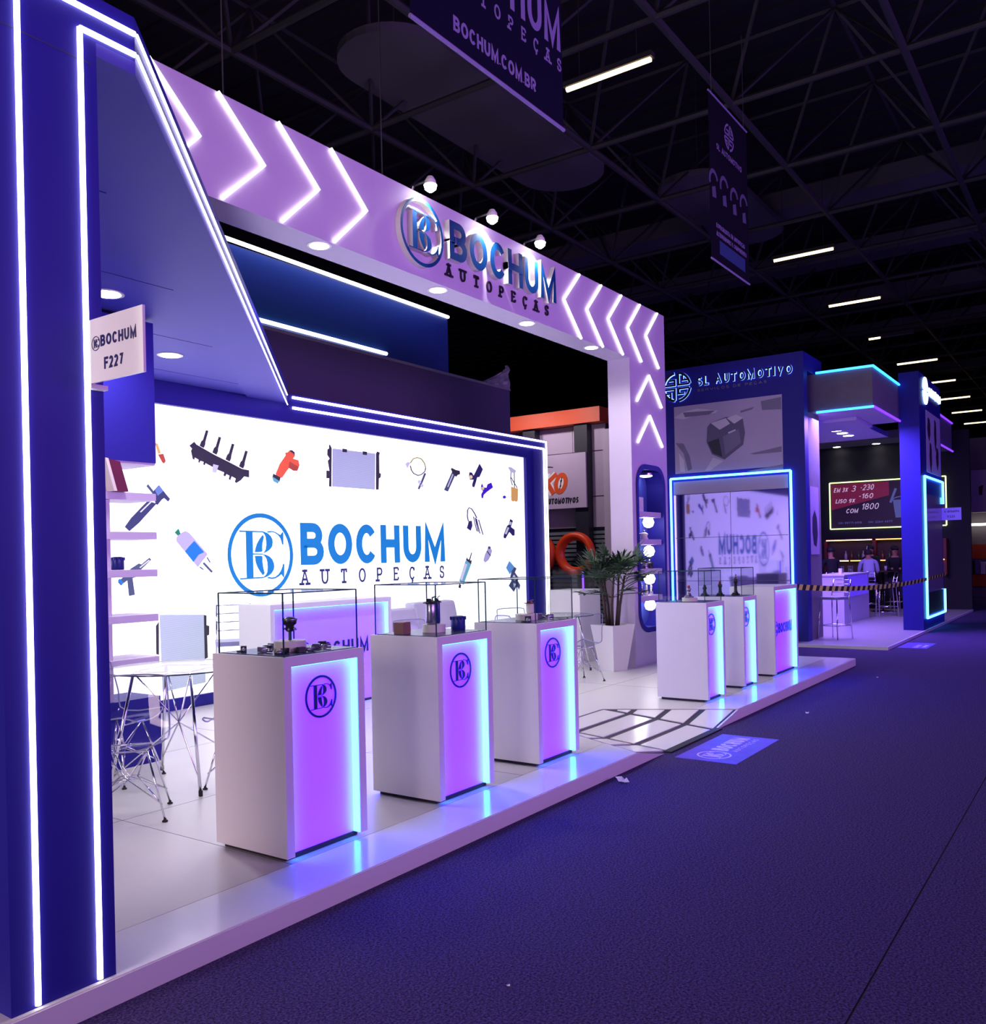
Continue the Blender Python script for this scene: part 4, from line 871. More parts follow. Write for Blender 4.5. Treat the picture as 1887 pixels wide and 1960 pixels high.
# things on the shelf unit
fr_ = thing('framed_card', 'dark red framed card leaning on the top lilac shelf', 'frame', (3.86, 6.2, 2.1565), 0)
MB().add([(-.11, -.02, 0), (.02, -.02, 0), (.10, .10, 0), (-.03, .10, 0)], []).v
fb = MB(); fb.prism([(-.13, .235), (-.03, .22), (.035, 0), (-.065, 0)], lambda u, v, d: (u, -.02 - d, v), 0, .16); fb.build('card', 'maroon', fr_)
fb = MB(); fb.prism([(-.155, .238), (-.131, .235), (-.066, 0), (-.09, 0)], lambda u, v, d: (u, -.025 - d, v), 0, .17); fb.build('back_board', 'part_cream', fr_)
oil_filter(3.93, 6.24, 1.5755, 'deep blue oil filter on the third lilac shelf', .048, .10)
fp = thing('relay_module', 'black relay part at the left of the second lilac shelf', 'car part', (3.80, 6.22, 1.8615))
MB().box(-.05, .035, -.03, .03, 0, .15).build('case', 'part_black', fp); MB().box(-.02, .06, -.008, .008, .15, .165).build('pin', 'part_black', fp)
wp = thing('throttle_body', 'dark metal throttle part on the lowest lilac shelf', 'car part', (3.78, 6.22, .9075))
MB().lathe([(.045, 0), (.05, .02), (.035, .04), (.04, .11), (.02, .13)], n=14).build('body', 'part_black', wp, True); MB().tube([(.02, 0, .08), (.07, 0, .1), (.06, 0, .15)], .012, 6).build('pipe', 'part_silver', wp, True)

# niche contents
for k, z in enumerate((2.06, 1.655, 1.27, .90)):
    t = thing('globe_lamp', 'round white globe lamp in the column niche, ' + ['topmost', 'second from the top', 'third from the top', 'lowest'][k], 'lamp', (11.52, GY + .085, z), group='niche globe lamps')
    MB().lathe([(.02, -.075), (.06, -.055), (.08, 0), (.06, .055), (.02, .075)], n=18).build('globe', 'lamp_white', t, True)
    MB().lathe([(.03, -.05), (.03, .0)], (0, .0, 0), 12, ax='Y').build('socket', 'steel', t)
t = thing('niche_lamp', 'bright oval downlight at the top of the column niche', 'lamp', (11.55, GY + .12, 2.72), group=None)
MB().lathe([(.06, -.02), (.085, -.01), (.085, 0)], n=18).build('lens', 'lamp_white', t, True); MB().lathe([(.09, 0), (.09, .03)], n=18).build('housing', 'steel', t)
mat('module_white', (232, 236, 236), .3)
mw = thing('control_module', 'white ribbed control module on the top niche shelf', 'car part', (11.2, GY + .12, 2.2005))
MB().box(-.12, .12, -.06, .06, 0, .20).build('case', 'module_white', mw)
for k in range(5): MB().box(-.10 + .045 * k, -.085 + .045 * k, -.066, -.06, .03, .17).build('rib', 'module_white', mw)
MB().tube([(-.05, 0, .2), (-.03, 0, .26), (.02, 0, .24)], .012, 6).build('plug', 'part_black', mw, True)
for k, (x, z, m) in enumerate(((11.18, 1.8205, 'part_silver'), (11.42, 1.8205, 'part_cream'), (11.22, 1.4105, 'part_black'), (11.42, 1.4105, 'part_silver'), (11.58, 1.4105, 'part_black'), (11.15, 1.0405, 'part_cream'), (11.30, 1.0405, 'part_silver'), (11.45, 1.0405, 'part_cream'), (11.62, 1.0405, 'part_silver'))):
    t = thing('pulley_set', ['grey pulley on the second niche shelf, left', 'cream pulley on the second niche shelf, right', 'black pulley on the third niche shelf, left', 'silver pulley on the third niche shelf, middle', 'black pulley on the third niche shelf, right', 'cream injector set on the lowest niche shelf, leftmost', 'silver injector set on the lowest niche shelf, second', 'cream injector set on the lowest niche shelf, third', 'silver injector set on the lowest niche shelf, rightmost'][k], 'car part', (x, GY + .11, z), group='niche parts')
    if k < 5: MB().lathe([(.055, 0), (.06, .01), (.045, .03), (.045, .05), (.06, .07), (.05, .085), (.02, .10)], n=16).build('wheel', m, t, True)
    else: MB().lathe([(.03, 0), (.03, .05), (.018, .06), (.022, .12), (.012, .15)], n=12).build('body', m, t, True)
    MB().lathe([(.02, .1 if k < 5 else .15), (.012, .13 if k < 5 else .17)], n=8).build('hub', 'steel', t, True)

# pedestal cube with glass case behind the planter
pc = thing('pedestal_case', 'white pedestal with small glass case behind the potted palm', 'pedestal', (11.2, 6.35, PZ))
part('pedestal_body', 'white_paint', pc, lambda b: b.box(10.95, 11.55, 6.20, 6.70, PT, 1.13))
pc2 = MB().box(10.99, 11.51, 6.24, 6.66, 1.13, 1.42).build('glass_box', 'glass', pc, False, True)
part('light_bar', 'led_violet', pc, lambda b: b.box(11.17, 11.19, 6.26, 6.28, 1.131, 1.40))

# potted palm
pl = thing('potted_palm', 'leafy fan palm in a tapered white square planter by the column', 'plant', (10.50, 5.46, PT), math.radians(-17))
b = MB(); r0, r1, hh = .125, .205, .60
b.add([(-r0, -r0, 0), (r0, -r0, 0), (r0, r0, 0), (-r0, r0, 0), (-r1, -r1, hh), (r1, -r1, hh), (r1, r1, hh), (-r1, r1, hh), (-r1 + .02, -r1 + .02, hh), (r1 - .02, -r1 + .02, hh), (r1 - .02, r1 - .02, hh), (-r1 + .02, r1 - .02, hh), (-r1 + .03, -r1 + .03, hh - .05), (r1 - .03, -r1 + .03, hh - .05), (r1 - .03, r1 - .03, hh - .05), (-r1 + .03, r1 - .03, hh - .05)],
      [(3, 2, 1, 0)] + [(k, (k + 1) % 4, 4 + (k + 1) % 4, 4 + k) for k in range(4)] + [(4 + k, 4 + (k + 1) % 4, 8 + (k + 1) % 4, 8 + k) for k in range(4)] + [(8 + k, 8 + (k + 1) % 4, 12 + (k + 1) % 4, 12 + k) for k in range(4)])
b.build('planter', 'white_paint', pl)
mat('soil', (40, 30, 32), .95, bump=.8, bscale=60); mat('leaf_green', (32, 62, 34), .45, noise=.35, nscale=5); mat('stem_brown', (58, 40, 40), .8, bump=.6, bscale=80)
MB().box(-r1 + .03, r1 - .03, -r1 + .03, r1 - .03, hh - .06, hh - .035).build('soil', 'soil', pl)
rnd = random.Random(5)
stems = []
for k in range(5):
    a = k * 1.3; bx_, by_ = .07 * math.cos(a), .07 * math.sin(a); tx, ty = .17 * math.cos(a + .2), .17 * math.sin(a + .2); hz = 1.15 + .12 * rnd.random()
    MB().tube([(bx_, by_, hh - .05), (bx_ * 1.5, by_ * 1.5, .85), (tx, ty, hz)], [.022, .018, .013], 7).build('stem', 'stem_brown', pl, True); stems.append(((tx, ty, hz), a))
def clear_of_column(root, az, el, ln, fan):
    c, s = math.cos(math.radians(-17)), math.sin(math.radians(-17))
    for f in (az - .9, az - .45, az, az + .45, az + .9):
        for r in (ln * .8, ln + fan):
            x = root[0] + (ln * math.cos(az) + (r - ln) * math.cos(f)) * math.cos(el); y = root[1] + (ln * math.sin(az) + (r - ln) * math.sin(f)) * math.cos(el)
            X, Y = 10.50 + c * x - s * y, 5.46 + s * x + c * y
            if X > 10.84 and Y > 5.29: return False
    return True
def frond(root, az, el, ln, fan, nl):
    """petiole and its fan of leaflets"""
    b = MB(); d = Vector((math.cos(az) * math.cos(el), math.sin(az) * math.cos(el), math.sin(el))); R = Vector(root)
    tip = R + d * ln; b.tube([R, (R + tip) / 2 + Vector((0, 0, .02)), tip], .005, 4)
    side = d.cross(Vector((0, 0, 1))).normalized(); up = side.cross(d).normalized()
    for k in range(nl):
        f = (k / (nl - 1) - .5) * 2; an = f * 1.35
        dd = (d * math.cos(an) + side * math.sin(an) + up * .12 * (1 - abs(f))).normalized()
        L = fan * (1 - .28 * abs(f)) * rnd.uniform(.9, 1.08); wdt = .017
        sw = dd.cross(up).normalized() * wdt; droop = Vector((0, 0, -1)) * L * (.12 + .10 * rnd.random())
        p0, p1, p2, p3 = tip, tip + dd * L * .35, tip + dd * L * .75 + droop * .4, tip + dd * L + droop
        b.add([p0 - sw * .25, p0 + sw * .25, p1 - sw, p1 + up * .007, p1 + sw, p2 - sw * .9, p2 + up * .006, p2 + sw * .9, p3], [(0, 3, 2), (0, 1, 3), (1, 4, 3), (2, 3, 6, 5), (3, 4, 7, 6), (5, 6, 8), (6, 7, 8)])
    b.build('frond', 'leaf_green', pl)
for (root, a) in stems:
    for k in range(7):
        az = a + k * 2 * PI / 7 + rnd.uniform(-.3, .3); el = rnd.uniform(.15, 1.2)
        rt = (root[0], root[1], root[2] - rnd.uniform(0, .25)); ln, fan = rnd.uniform(.16, .34), rnd.uniform(.24, .34)
        for _ in range(14):
            if clear_of_column(rt, az, el, ln, fan): frond(rt, az, el, ln, fan, 9); break
            az -= .35; el = min(1.35, el + .06)
for k in range(6):
    if clear_of_column((0, 0, .95), k * 1.05 + .3, .2, .34, .24): frond((0, 0, .95), k * 1.05 + .3, .1 + .25 * rnd.random(), .34, .24, 7)
# ================================================================== neighbouring SL stand
SZ = .05
mat('sl_floor', (150, 146, 158), .35, noise=.06, nscale=3); mat('concrete', (112, 108, 122), .8, noise=.18, nscale=6, bump=.3, bscale=40)
mat('bar_black', (20, 18, 26), .7); mat('bar_white', (214, 208, 226), .4)
mat('mirror_glass', (124, 112, 176), .04, metal=1.0); mat('photo_lilac', (176, 162, 204), .5, noise=.08, nscale=2); mat('photo_gloss', (150, 146, 172), .12); mat('photo_grey', (120, 112, 150), .5); mat('photo_shadow', (96, 88, 128), .5); mat('photo_dark', (44, 40, 66), .5); mat('photo_pale', (206, 198, 224), .5)
mat('halo', (160, 200, 255), .4, emit=(.18, .34, 1.0), strength=3.2)
mat('sign_glow', (235, 255, 235), .4, emit=(.80, 1.0, .82), strength=2.2)
slp = thing('stand_platform', 'low grey platform of the neighbouring blue stand', 'platform', (15.23, 3.03, 0))
boxpart('deck', 'sl_floor', slp, 15.25, 25.44, 3.05, 9.6, 0, SZ); boxpart('edge_trim', 'white_paint', slp, 15.23, 25.44, 3.03, 3.05, 0, SZ + .002); boxpart('edge_trim', 'white_paint', slp, 15.23, 15.25, 3.05, 9.6, 0, SZ + .002)

def sl_emblem(b, cx, cz, r, fn, d0, d1, w=.16):
    W = w * r; g = .13 * r
    for q in range(4):
        a0 = 90 * q + 9
        ribbon(b, [(cx + (r - W / 2) * math.cos(math.radians(a0 + k * 72 / 10)), cz + (r - W / 2) * math.sin(math.radians(a0 + k * 72 / 10))) for k in range(11)], W, fn, d0, d1)
    for sx, sz in ((1, 1), (-1, -1)):
        ribbon(b, [(cx + sx * g, cz + sz * r * .88), (cx + sx * g, cz + sz * g), (cx + sx * r * .88, cz + sz * g)], W * .8, fn, d0, d1)
        ribbon(b, [(cx + sx * r * .42, cz + sz * r * .80), (cx + sx * r * .42, cz + sz * r * .40), (cx + sx * r * .80, cz + sz * r * .40)], W * .7, fn, d0, d1)
    for sx, sz in ((-1, 1), (1, -1)):
        ribbon(b, [(cx + sx * r * .88, cz + sz * g), (cx + sx * g, cz + sz * g), (cx + sx * g, cz + sz * r * .45), (cx + sx * r * .55, cz + sz * r * .45)], W * .8, fn, d0, d1)
    return b
def sl_sign(parent, cu, cz, r, tu, tz, th, tw, fn, sub=True, front='letter_black', halo='halo', hs=1.0):
    for m, d0, d1, k in ((halo, .004, .012, 1.35), (front, .02, .03, 1.0)):
        sl_emblem(MB(), cu, cz, r, fn, d0, d1, .16 * (1.25 if k > 1 else 1)).build('emblem' if k == 1 else 'emblem_glow', m, parent, False, True)
        words('SL AUTOMOTIVO', tu, tz, th, tw, th * .17 * k, fn, d0, d1, .22, 'lettering' if k == 1 else 'lettering_glow', m, parent)
    if sub: words('SERVIÇOS DE PEÇAS', tu, tz - th * .62, th * .28, tw * .74, th * .05, fn, .004, .012, .30, 'small_lettering', 'photo_grey', parent)

tow = thing('display_tower', 'tall blue tower panel with glowing SL AUTOMOTIVO sign and mirrored window', 'tower', (15.8, 5.5, SZ))
boxpart('panel', 'stand_blue', tow, 15.73, 15.95, 4.40, 8.10, SZ, 5.07)
boxpart('top_return', 'stand_blue', tow, 15.95, 16.9, 4.40, 4.52, 4.76, 5.07)
ft = FX(15.73)
sl_sign(tow, -6.72, 4.735, .285, -6.32, 4.70, .165, 1.74, ft)
boxpart('photo_panel', 'photo_lilac', tow, 15.722, 15.73, 4.775, 6.79, 3.11, 4.365)
U = lambda px, py: (-6.79 + (px - 550) / 1030 * 2.015, 4.365 - (py - 497 + (px - 550) * .128) / 640 * 1.255)   # outline of the printed picture
b = MB()
for c, pts in ((1, [(550, 600), (640, 540), (780, 505), (990, 520), (960, 545), (800, 555), (650, 610)]), (0, [(640, 545), (960, 520), (900, 560), (660, 590)]), (0, [(1200, 520), (1330, 480), (1310, 505), (1200, 540)]), (0, [(560, 840), (640, 840), (700, 960), (720, 1080), (680, 1100), (640, 940), (590, 880)]), (1, [(590, 930), (640, 1000), (650, 1110), (600, 1110)]), (0, [(1280, 910), (1570, 830), (1570, 880), (1320, 915)]), (0, [(1250, 1070), (1580, 990), (1580, 1040), (1300, 1070)]), (1, [(850, 1090), (930, 960), (1030, 990), (900, 1080)]), (0, [(1390, 430), (1575, 390), (1575, 500), (1400, 510)])):
    kk_ = globals().get('kk_', 0) + 1; MB().prism([U(*p) for p in pts], ft, .0085, .0086 + .0001 * kk_).build('printed_car', ['photo_grey', 'photo_pale'][c], tow, False, True)
b = MB()
for c, pts in ((0, [(880, 680), (910, 640), (1060, 580), (1220, 580), (1240, 720), (1220, 830), (1040, 975), (920, 930), (870, 820)]), (1, [(915, 640), (1060, 590), (1100, 640), (1000, 700)]), (1, [(1070, 590), (1160, 555), (1225, 585), (1140, 640)]), (2, [(1030, 760), (1180, 690), (1200, 810), (1050, 930)]), (3, [(880, 820), (990, 780), (1020, 950), (930, 920)]), (1, [(1080, 720), (1150, 690), (1155, 705), (1085, 740)])):
    b.prism([U(p[0], p[1]) for p in pts], ft, .0098, .0112 + .0004 * c, c)
b.build('printed_alternator', ['photo_shadow', 'photo_pale', 'photo_grey', 'photo_dark'], tow, False, True)
boxpart('mirror_window', 'mirror_glass', tow, 15.722, 15.73, 4.70, 6.83, .36, 2.71)
boxpart('window_header', 'photo_lilac', tow, 15.720, 15.73, 4.70, 6.83, 2.72, 2.96); boxpart('window_mullion', 'mirror_glass', tow, 15.712, 15.73, 5.74, 5.78, .36, 2.71)
for z in (1.1, 1.9): boxpart('window_shelf', 'glass_edge', tow, 15.70, 15.722, 4.72, 6.80, z, z + .008)
lt = 15.70
part('light_frame', 'led_cyan', tow, lambda b: b.tube([(lt, 6.88, .30), (lt, 6.88, 3.02)], .022, 6)); part('light_frame', 'led_cyan', tow, lambda b: b.tube([(lt, 6.88, 3.02), (lt, 4.645, 3.02)], .022, 6)); part('light_frame', 'led_cyan', tow, lambda b: b.tube([(lt, 4.645, 3.02), (lt, 4.645, .30)], .022, 6))

sw = thing('side_wall_panel', 'grey concrete wall with a dark part poster beside the blue tower', 'wall', (16.6, 4.45, SZ))
boxpart('wall_panel', 'concrete', sw, 15.96, 16.72, 4.42, 4.50, SZ, 4.05)
boxpart('poster', 'photo_lilac', sw, 16.02, 16.56, 4.41, 4.419, 1.55, 2.75); part('poster_print', 'photo_dark', sw, lambda b: b.prism([(16.14, 2.2), (16.28, 2.34), (16.42, 2.2), (16.46, 1.9), (16.36, 1.68), (16.2, 1.72), (16.12, 1.95)], FY(4.41), 0, .001))

fas = thing('fascia_canopy', 'grey concrete fascia box outlined by blue light over the bar entrance', 'canopy', (17.5, 3.42, 4.06))
boxpart('box', 'concrete', fas, 16.38, 18.61, 3.42, 5.3, 4.10, 4.76)
boxpart('soffit', 'lavender_board', fas, 16.40, 18.61, 3.44, 5.3, 4.06, 4.10); boxpart('soffit_step', 'lavender_board', fas, 17.3, 18.61, 3.9, 5.3, 4.00, 4.06)
d = bpy.data.lights.new('added_violet_fill', 'AREA'); d.shape = 'RECTANGLE'; d.size = 2.0; d.size_y = 1.4; d.energy = 420; d.color = (.36, .20, 1.0)  # unseen violet area lights added to brighten the bar floor and counter
o = bpy.data.objects.new('added_violet_fill', d); COL.objects.link(o); o.parent = fas; o.location = (-.2, .9, -.09)
d2 = d.copy(); d2.energy = 200; o = bpy.data.objects.new('added_violet_fill', d2); COL.objects.link(o); o.parent = fas; o.location = (2.1, 1.7, -.08)
boxpart('rear_soffit', 'lavender_board', fas, 18.61, 20.6, 4.0, 7.0, 4.02, 4.12)
for z, m1, m2 in ((4.775, 'led_blue', 'led_blue'), (4.075, 'led_blue', 'led_violet')):
    part('light_edge', m1, fas, lambda b: b.tube([(16.36, 4.36, z), (16.36, 3.40, z)], .022, 6)); part('light_edge', m2, fas, lambda b: b.tube([(16.36, 3.40, z), (18.60, 3.40, z)], .022, 6))
for k in range(3): downlight(18.66 + .5 * k, 4.6, 4.02, 'oval white downlight under the bar canopy, ' + ['nearest', 'middle', 'farthest'][k] + ' of three', .11, 45 if k == 1 else 0, 'bar canopy downlights')
fa2 = thing('fascia_canopy', 'second grey fascia box with violet light edges right of the far blue post', 'canopy', (23, 3.42, 4.06))
boxpart('box', 'concrete', fa2, 21.12, 25.3, 3.42, 3.9, 4.08, 4.76)
for z, m in ((4.775, 'led_violet'), (4.065, 'led_violet')): part('light_edge', m, fa2, lambda b: b.tube([(21.15, 3.40, z), (25.3, 3.40, z)], .022, 6))

post = thing('display_post', 'tall blue display post with glowing sign and cyan light frame by the aisle', 'post', (19.8, 3.06, SZ))
boxpart('post_body', 'stand_blue', post, 18.62, 21.1, 3.06, 3.42, SZ + .001, 5.0)
fpst = FY(3.06)
sl_sign(post, 19.22, 4.70, .27, 19.58, 4.66, .16, 1.42, fpst, True, 'sign_glow', 'halo')
boxpart('photo_panel', 'photo_pale', post, 19.3, 20.98, 3.052, 3.06, 3.12, 4.34)
for cx, cz, rx_, rz2 in ((19.6, 4.0, .16, .2), (20.35, 3.95, .13, .28), (19.75, 3.45, .13, .26), (20.55, 3.48, .15, .2)):
    part('printed_part', 'photo_dark', post, lambda b: b.prism([(cx + rx_ * math.cos(2 * PI * k / 14) * (1 + .18 * (k % 2)), cz + rz2 * math.sin(2 * PI * k / 14) * (1 + .15 * (k % 3))) for k in range(14)], FY(3.052), 0, .001))
boxpart('display_window', 'photo_gloss', post, 19.12, 20.98, 3.052, 3.06, .75, 2.68); boxpart('window_base', 'bar_black', post, 19.12, 20.98, 3.054, 3.06, .32, .74)
for a, c in (((18.9, .27), (18.9, 3.01)), ((18.9, 3.01), (21.06, 3.01)), ((21.06, 3.01), (21.06, 2.55)), ((21.06, .75), (21.06, .27)), ((21.06, .27), (18.9, .27))):
    part('light_frame', 'led_cyan', post, lambda b: b.tube([(a[0], 3.035, a[1]), (c[0], 3.035, c[1])], .022, 6))
bs = thing('blade_sign', 'small violet blade sign projecting from the far blue post', 'sign', (20.95, 2.88, 2.26))
mat('blade_violet', (120, 70, 235), .3, emit=(.12, .05, .8), strength=.6); boxpart('board', 'blade_violet', bs, 20.94, 20.96, 2.68, 3.05, 2.20, 2.46)
words('SL AUTOMOTIVO', -3.0, 2.36, .045, .28, .008, FX(20.94), 0, .001, .18, 'lettering', 'mark_navy', bs); text_mb('F225', -2.94, 2.25, .05, .14, .009, FX(20.94), 0, .001).build('lettering', 'mark_navy', bs, False, True)

# the bar at the back of that stand
bw = thing('bar_wall', 'black back wall of the bar with lit orange shelves', 'wall', (25.45, 6, SZ))
boxpart('wall_board', 'bar_black', bw, 25.45, 25.6, 3.05, 9.5, SZ + .001, 4.62); boxpart('valance', 'concrete', bw, 24.2, 25.45, 3.9, 9.4, 4.42, 4.62)
mat('shelf_red', (110, 26, 20), .5); mat('shelf_back', (58, 34, 26), .6)
boxpart('shelf_recess', 'shelf_back', bw, 25.40, 25.45, 3.6, 6.56, .95, 1.86)
for z, ya, yb, m in ((1.875, 5.35, 6.52, 'led_warm'), (1.875, 4.0, 5.25, 'led_amber'), (1.32, 5.95, 6.3, 'led_warm'), (1.32, 4.9, 5.9, 'led_amber'), (1.32, 3.62, 4.0, 'led_amber')):
    boxpart('shelf', 'shelf_red', bw, 25.15, 25.45, ya - .02, yb + .02, z + .015, z + .045); boxpart('shelf_light', m, bw, 25.15, 25.17, ya, yb, z, z + .022)
for y in (6.55, 5.30, 3.62): boxpart('upright', 'shelf_red', bw, 25.2, 25.45, y - .04, y + .04, .95, 1.87)
for k, y in enumerate((6.2, 5.2, 4.3)):
    downlight(25.2, y, 4.42, 'wall-washing downlight above the menu board, ' + ['leftmost', 'middle', 'rightmost'][k], .10, 18, 'bar wall downlights', spot=100)
mb_ = thing('menu_board', 'dark red chalk-style menu board framed by a yellow-green light line', 'menu board', (25.43, 5.0, 2.23))
mat('menu_red', (96, 20, 46), .5, emit=lin((96, 20, 46)), strength=.9); mat('menu_dark', (30, 16, 34), .5, emit=lin((30, 16, 34)), strength=.6); mat('menu_chalk', (214, 196, 214), .5, emit=lin((200, 180, 200)), strength=.7); mat('menu_blue', (96, 104, 150), .5, emit=lin((80, 90, 140)), strength=.5)
boxpart('board', 'menu_dark', mb_, 25.41, 25.45, 3.62, 6.43, 2.23, 3.43)
fm = FX(25.41)
part('red_field', 'menu_red', mb_, lambda b: b.prism([(-6.42, 3.42), (-4.95, 3.42), (-4.95, 3.05), (-5.4, 2.95), (-6.42, 2.72)], fm, 0, .004))
for u, z, h, w, s in ((-6.36, 3.20, .12, .36, 'EM 3X'), (-5.9, 3.20, .16, .1, '3'), (-5.68, 3.22, .15, .34, '-230'), (-6.32, 2.90, .11, .5, 'LISO 9X'), (-5.72, 3.0, .13, .36, '-160'), (-6.05, 2.62, .12, .3, 'COM'), (-5.65, 2.70, .16, .42, '1800')):
    words(s, u, z, h, w, .018, fm, .004, .008, .16, 'chalk_writing', 'menu_chalk', mb_, .25)
words('(14) 99771-6918', -6.25, 2.33, .055, .6, .010, fm, 0, .004, .18, 'phone_number', 'menu_blue', mb_); words('(14) 3264-4077', -5.48, 2.33, .055, .6, .010, fm, 0, .004, .18, 'phone_number', 'menu_blue', mb_)
part('printed_bucket', 'menu_blue', mb_, lambda b: (b.prism([(-4.86, 2.92), (-4.36, 2.92), (-4.42, 2.45), (-4.80, 2.45)], fm, 0, .003), ribbon(b, [(-4.61 + .25 * math.cos(2 * PI * k / 20), 2.92 + .085 * math.sin(2 * PI * k / 20)) for k in range(20)], .025, fm, .003, .006, True), ribbon(b, [(-4.92, 2.85), (-4.78, 3.22)], .06, fm, .003, .006)))
part('printed_arrow', 'menu_chalk', mb_, lambda b: (ribbon(b, arc(-4.38, 3.16, .22, .20, 30, 165, 10), .02, fm, 0, .004), ribbon(b, [(-4.66, 3.28), (-4.60, 3.18), (-4.50, 3.22)], .02, fm, 0, .004)))
for a, c in (((6.46, 2.20), (6.46, 3.46)), ((6.46, 3.46), (3.59, 3.46)), ((3.59, 3.46), (3.59, 2.20)), ((3.59, 2.20), (6.46, 2.20))):
    part('light_frame', 'led_lime', mb_, lambda b: b.tube([(25.39, a[0], a[1]), (25.39, c[0], c[1])], .018, 6))
# bottles and glasses on the bar shelves
mat('bottle_amber', (120, 70, 30), .2); mat('bottle_green', (60, 90, 60), .2); mat('bottle_clear', (190, 170, 180), .2)
bl_where = ['leftmost', 'second from the left', 'third from the left', 'fourth from the left', 'fifth from the left', 'sixth from the left', 'rightmost']
for k, y in enumerate((6.05, 5.9, 5.72, 5.6, 5.12, 4.95, 4.8)):
    t = thing('bottle', 'small bottle on the lower lit bar shelf, ' + bl_where[k], 'bottle', (25.3, y, 1.3655), group='bar bottles')
    MB().lathe([(.035, 0), (.038, .01), (.038, .13), (.015, .17), (.014, .22), (.017, .23)], n=10).build('body', ['bottle_clear', 'bottle_amber', 'bottle_green'][k % 3], t, True); MB().lathe([(.016, .23), (.016, .25)], n=8).build('cap', 'part_black', t)
# bar counter
bc = thing('bar_counter', 'white violet-lit bar counter inside the neighbouring stand', 'counter', (20.6, 5.0, SZ))
boxpart('body', 'bar_white', bc, 19.55, 21.83, 4.73, 5.30, SZ + .0005, 1.07); boxpart('top', 'bar_white', bc, 19.53, 21.85, 4.71, 5.32, 1.07, 1.10); boxpart('lit_plate', 'blade_violet', bc, 19.9, 21.7, 4.722, 4.73, .62, 1.06)
nh = thing('napkin_holder', 'small white napkin holder on the bar counter', 'napkin holder', (20.2, 4.95, 1.1005)); MB().box(-.05, .05, -.03, .03, 0, .12).build('case', 'part_cream', nh); MB().box(-.035, .035, -.031, -.03, .02, .09).build('napkins', 'white_paint', nh)
for k, (x, y) in enumerate(((20.9, 5.1), (21.3, 5.0))):
    t = thing('glass_tumbler', 'glass tumbler on the bar counter, ' + ['nearer', 'farther'][k] + ' of two', 'glass', (x, y, 1.1005), group='bar tumblers')
    MB().lathe([(.05, 0), (.055, .16), (.05, .16), (.045, .01)], n=14).build('cup', 'glass', t, True); MB().lathe([(.043, .012), (.046, .09)], n=14).build('drink', 'bottle_green', t, True)
for k, (x, y, a) in enumerate(((16.42, 4.14, 1.2), (23.35, 5.06, -1.5), (24.35, 4.66, 1.4), (22.7, 5.75, -1.2), (22.3, 4.45, .4))):
    make_stool(['chrome bar stool against the concrete wall of the blue stand', 'chrome bar stool under the person in the pale shirt', 'chrome bar stool under the person in the dark cap', 'chrome bar stool under the person in black on the left', 'empty chrome bar stool beside the far blue post'][k], x, y, a, .74, .30, 'bar_stool', 'chrome bar stools', SZ + .0005)

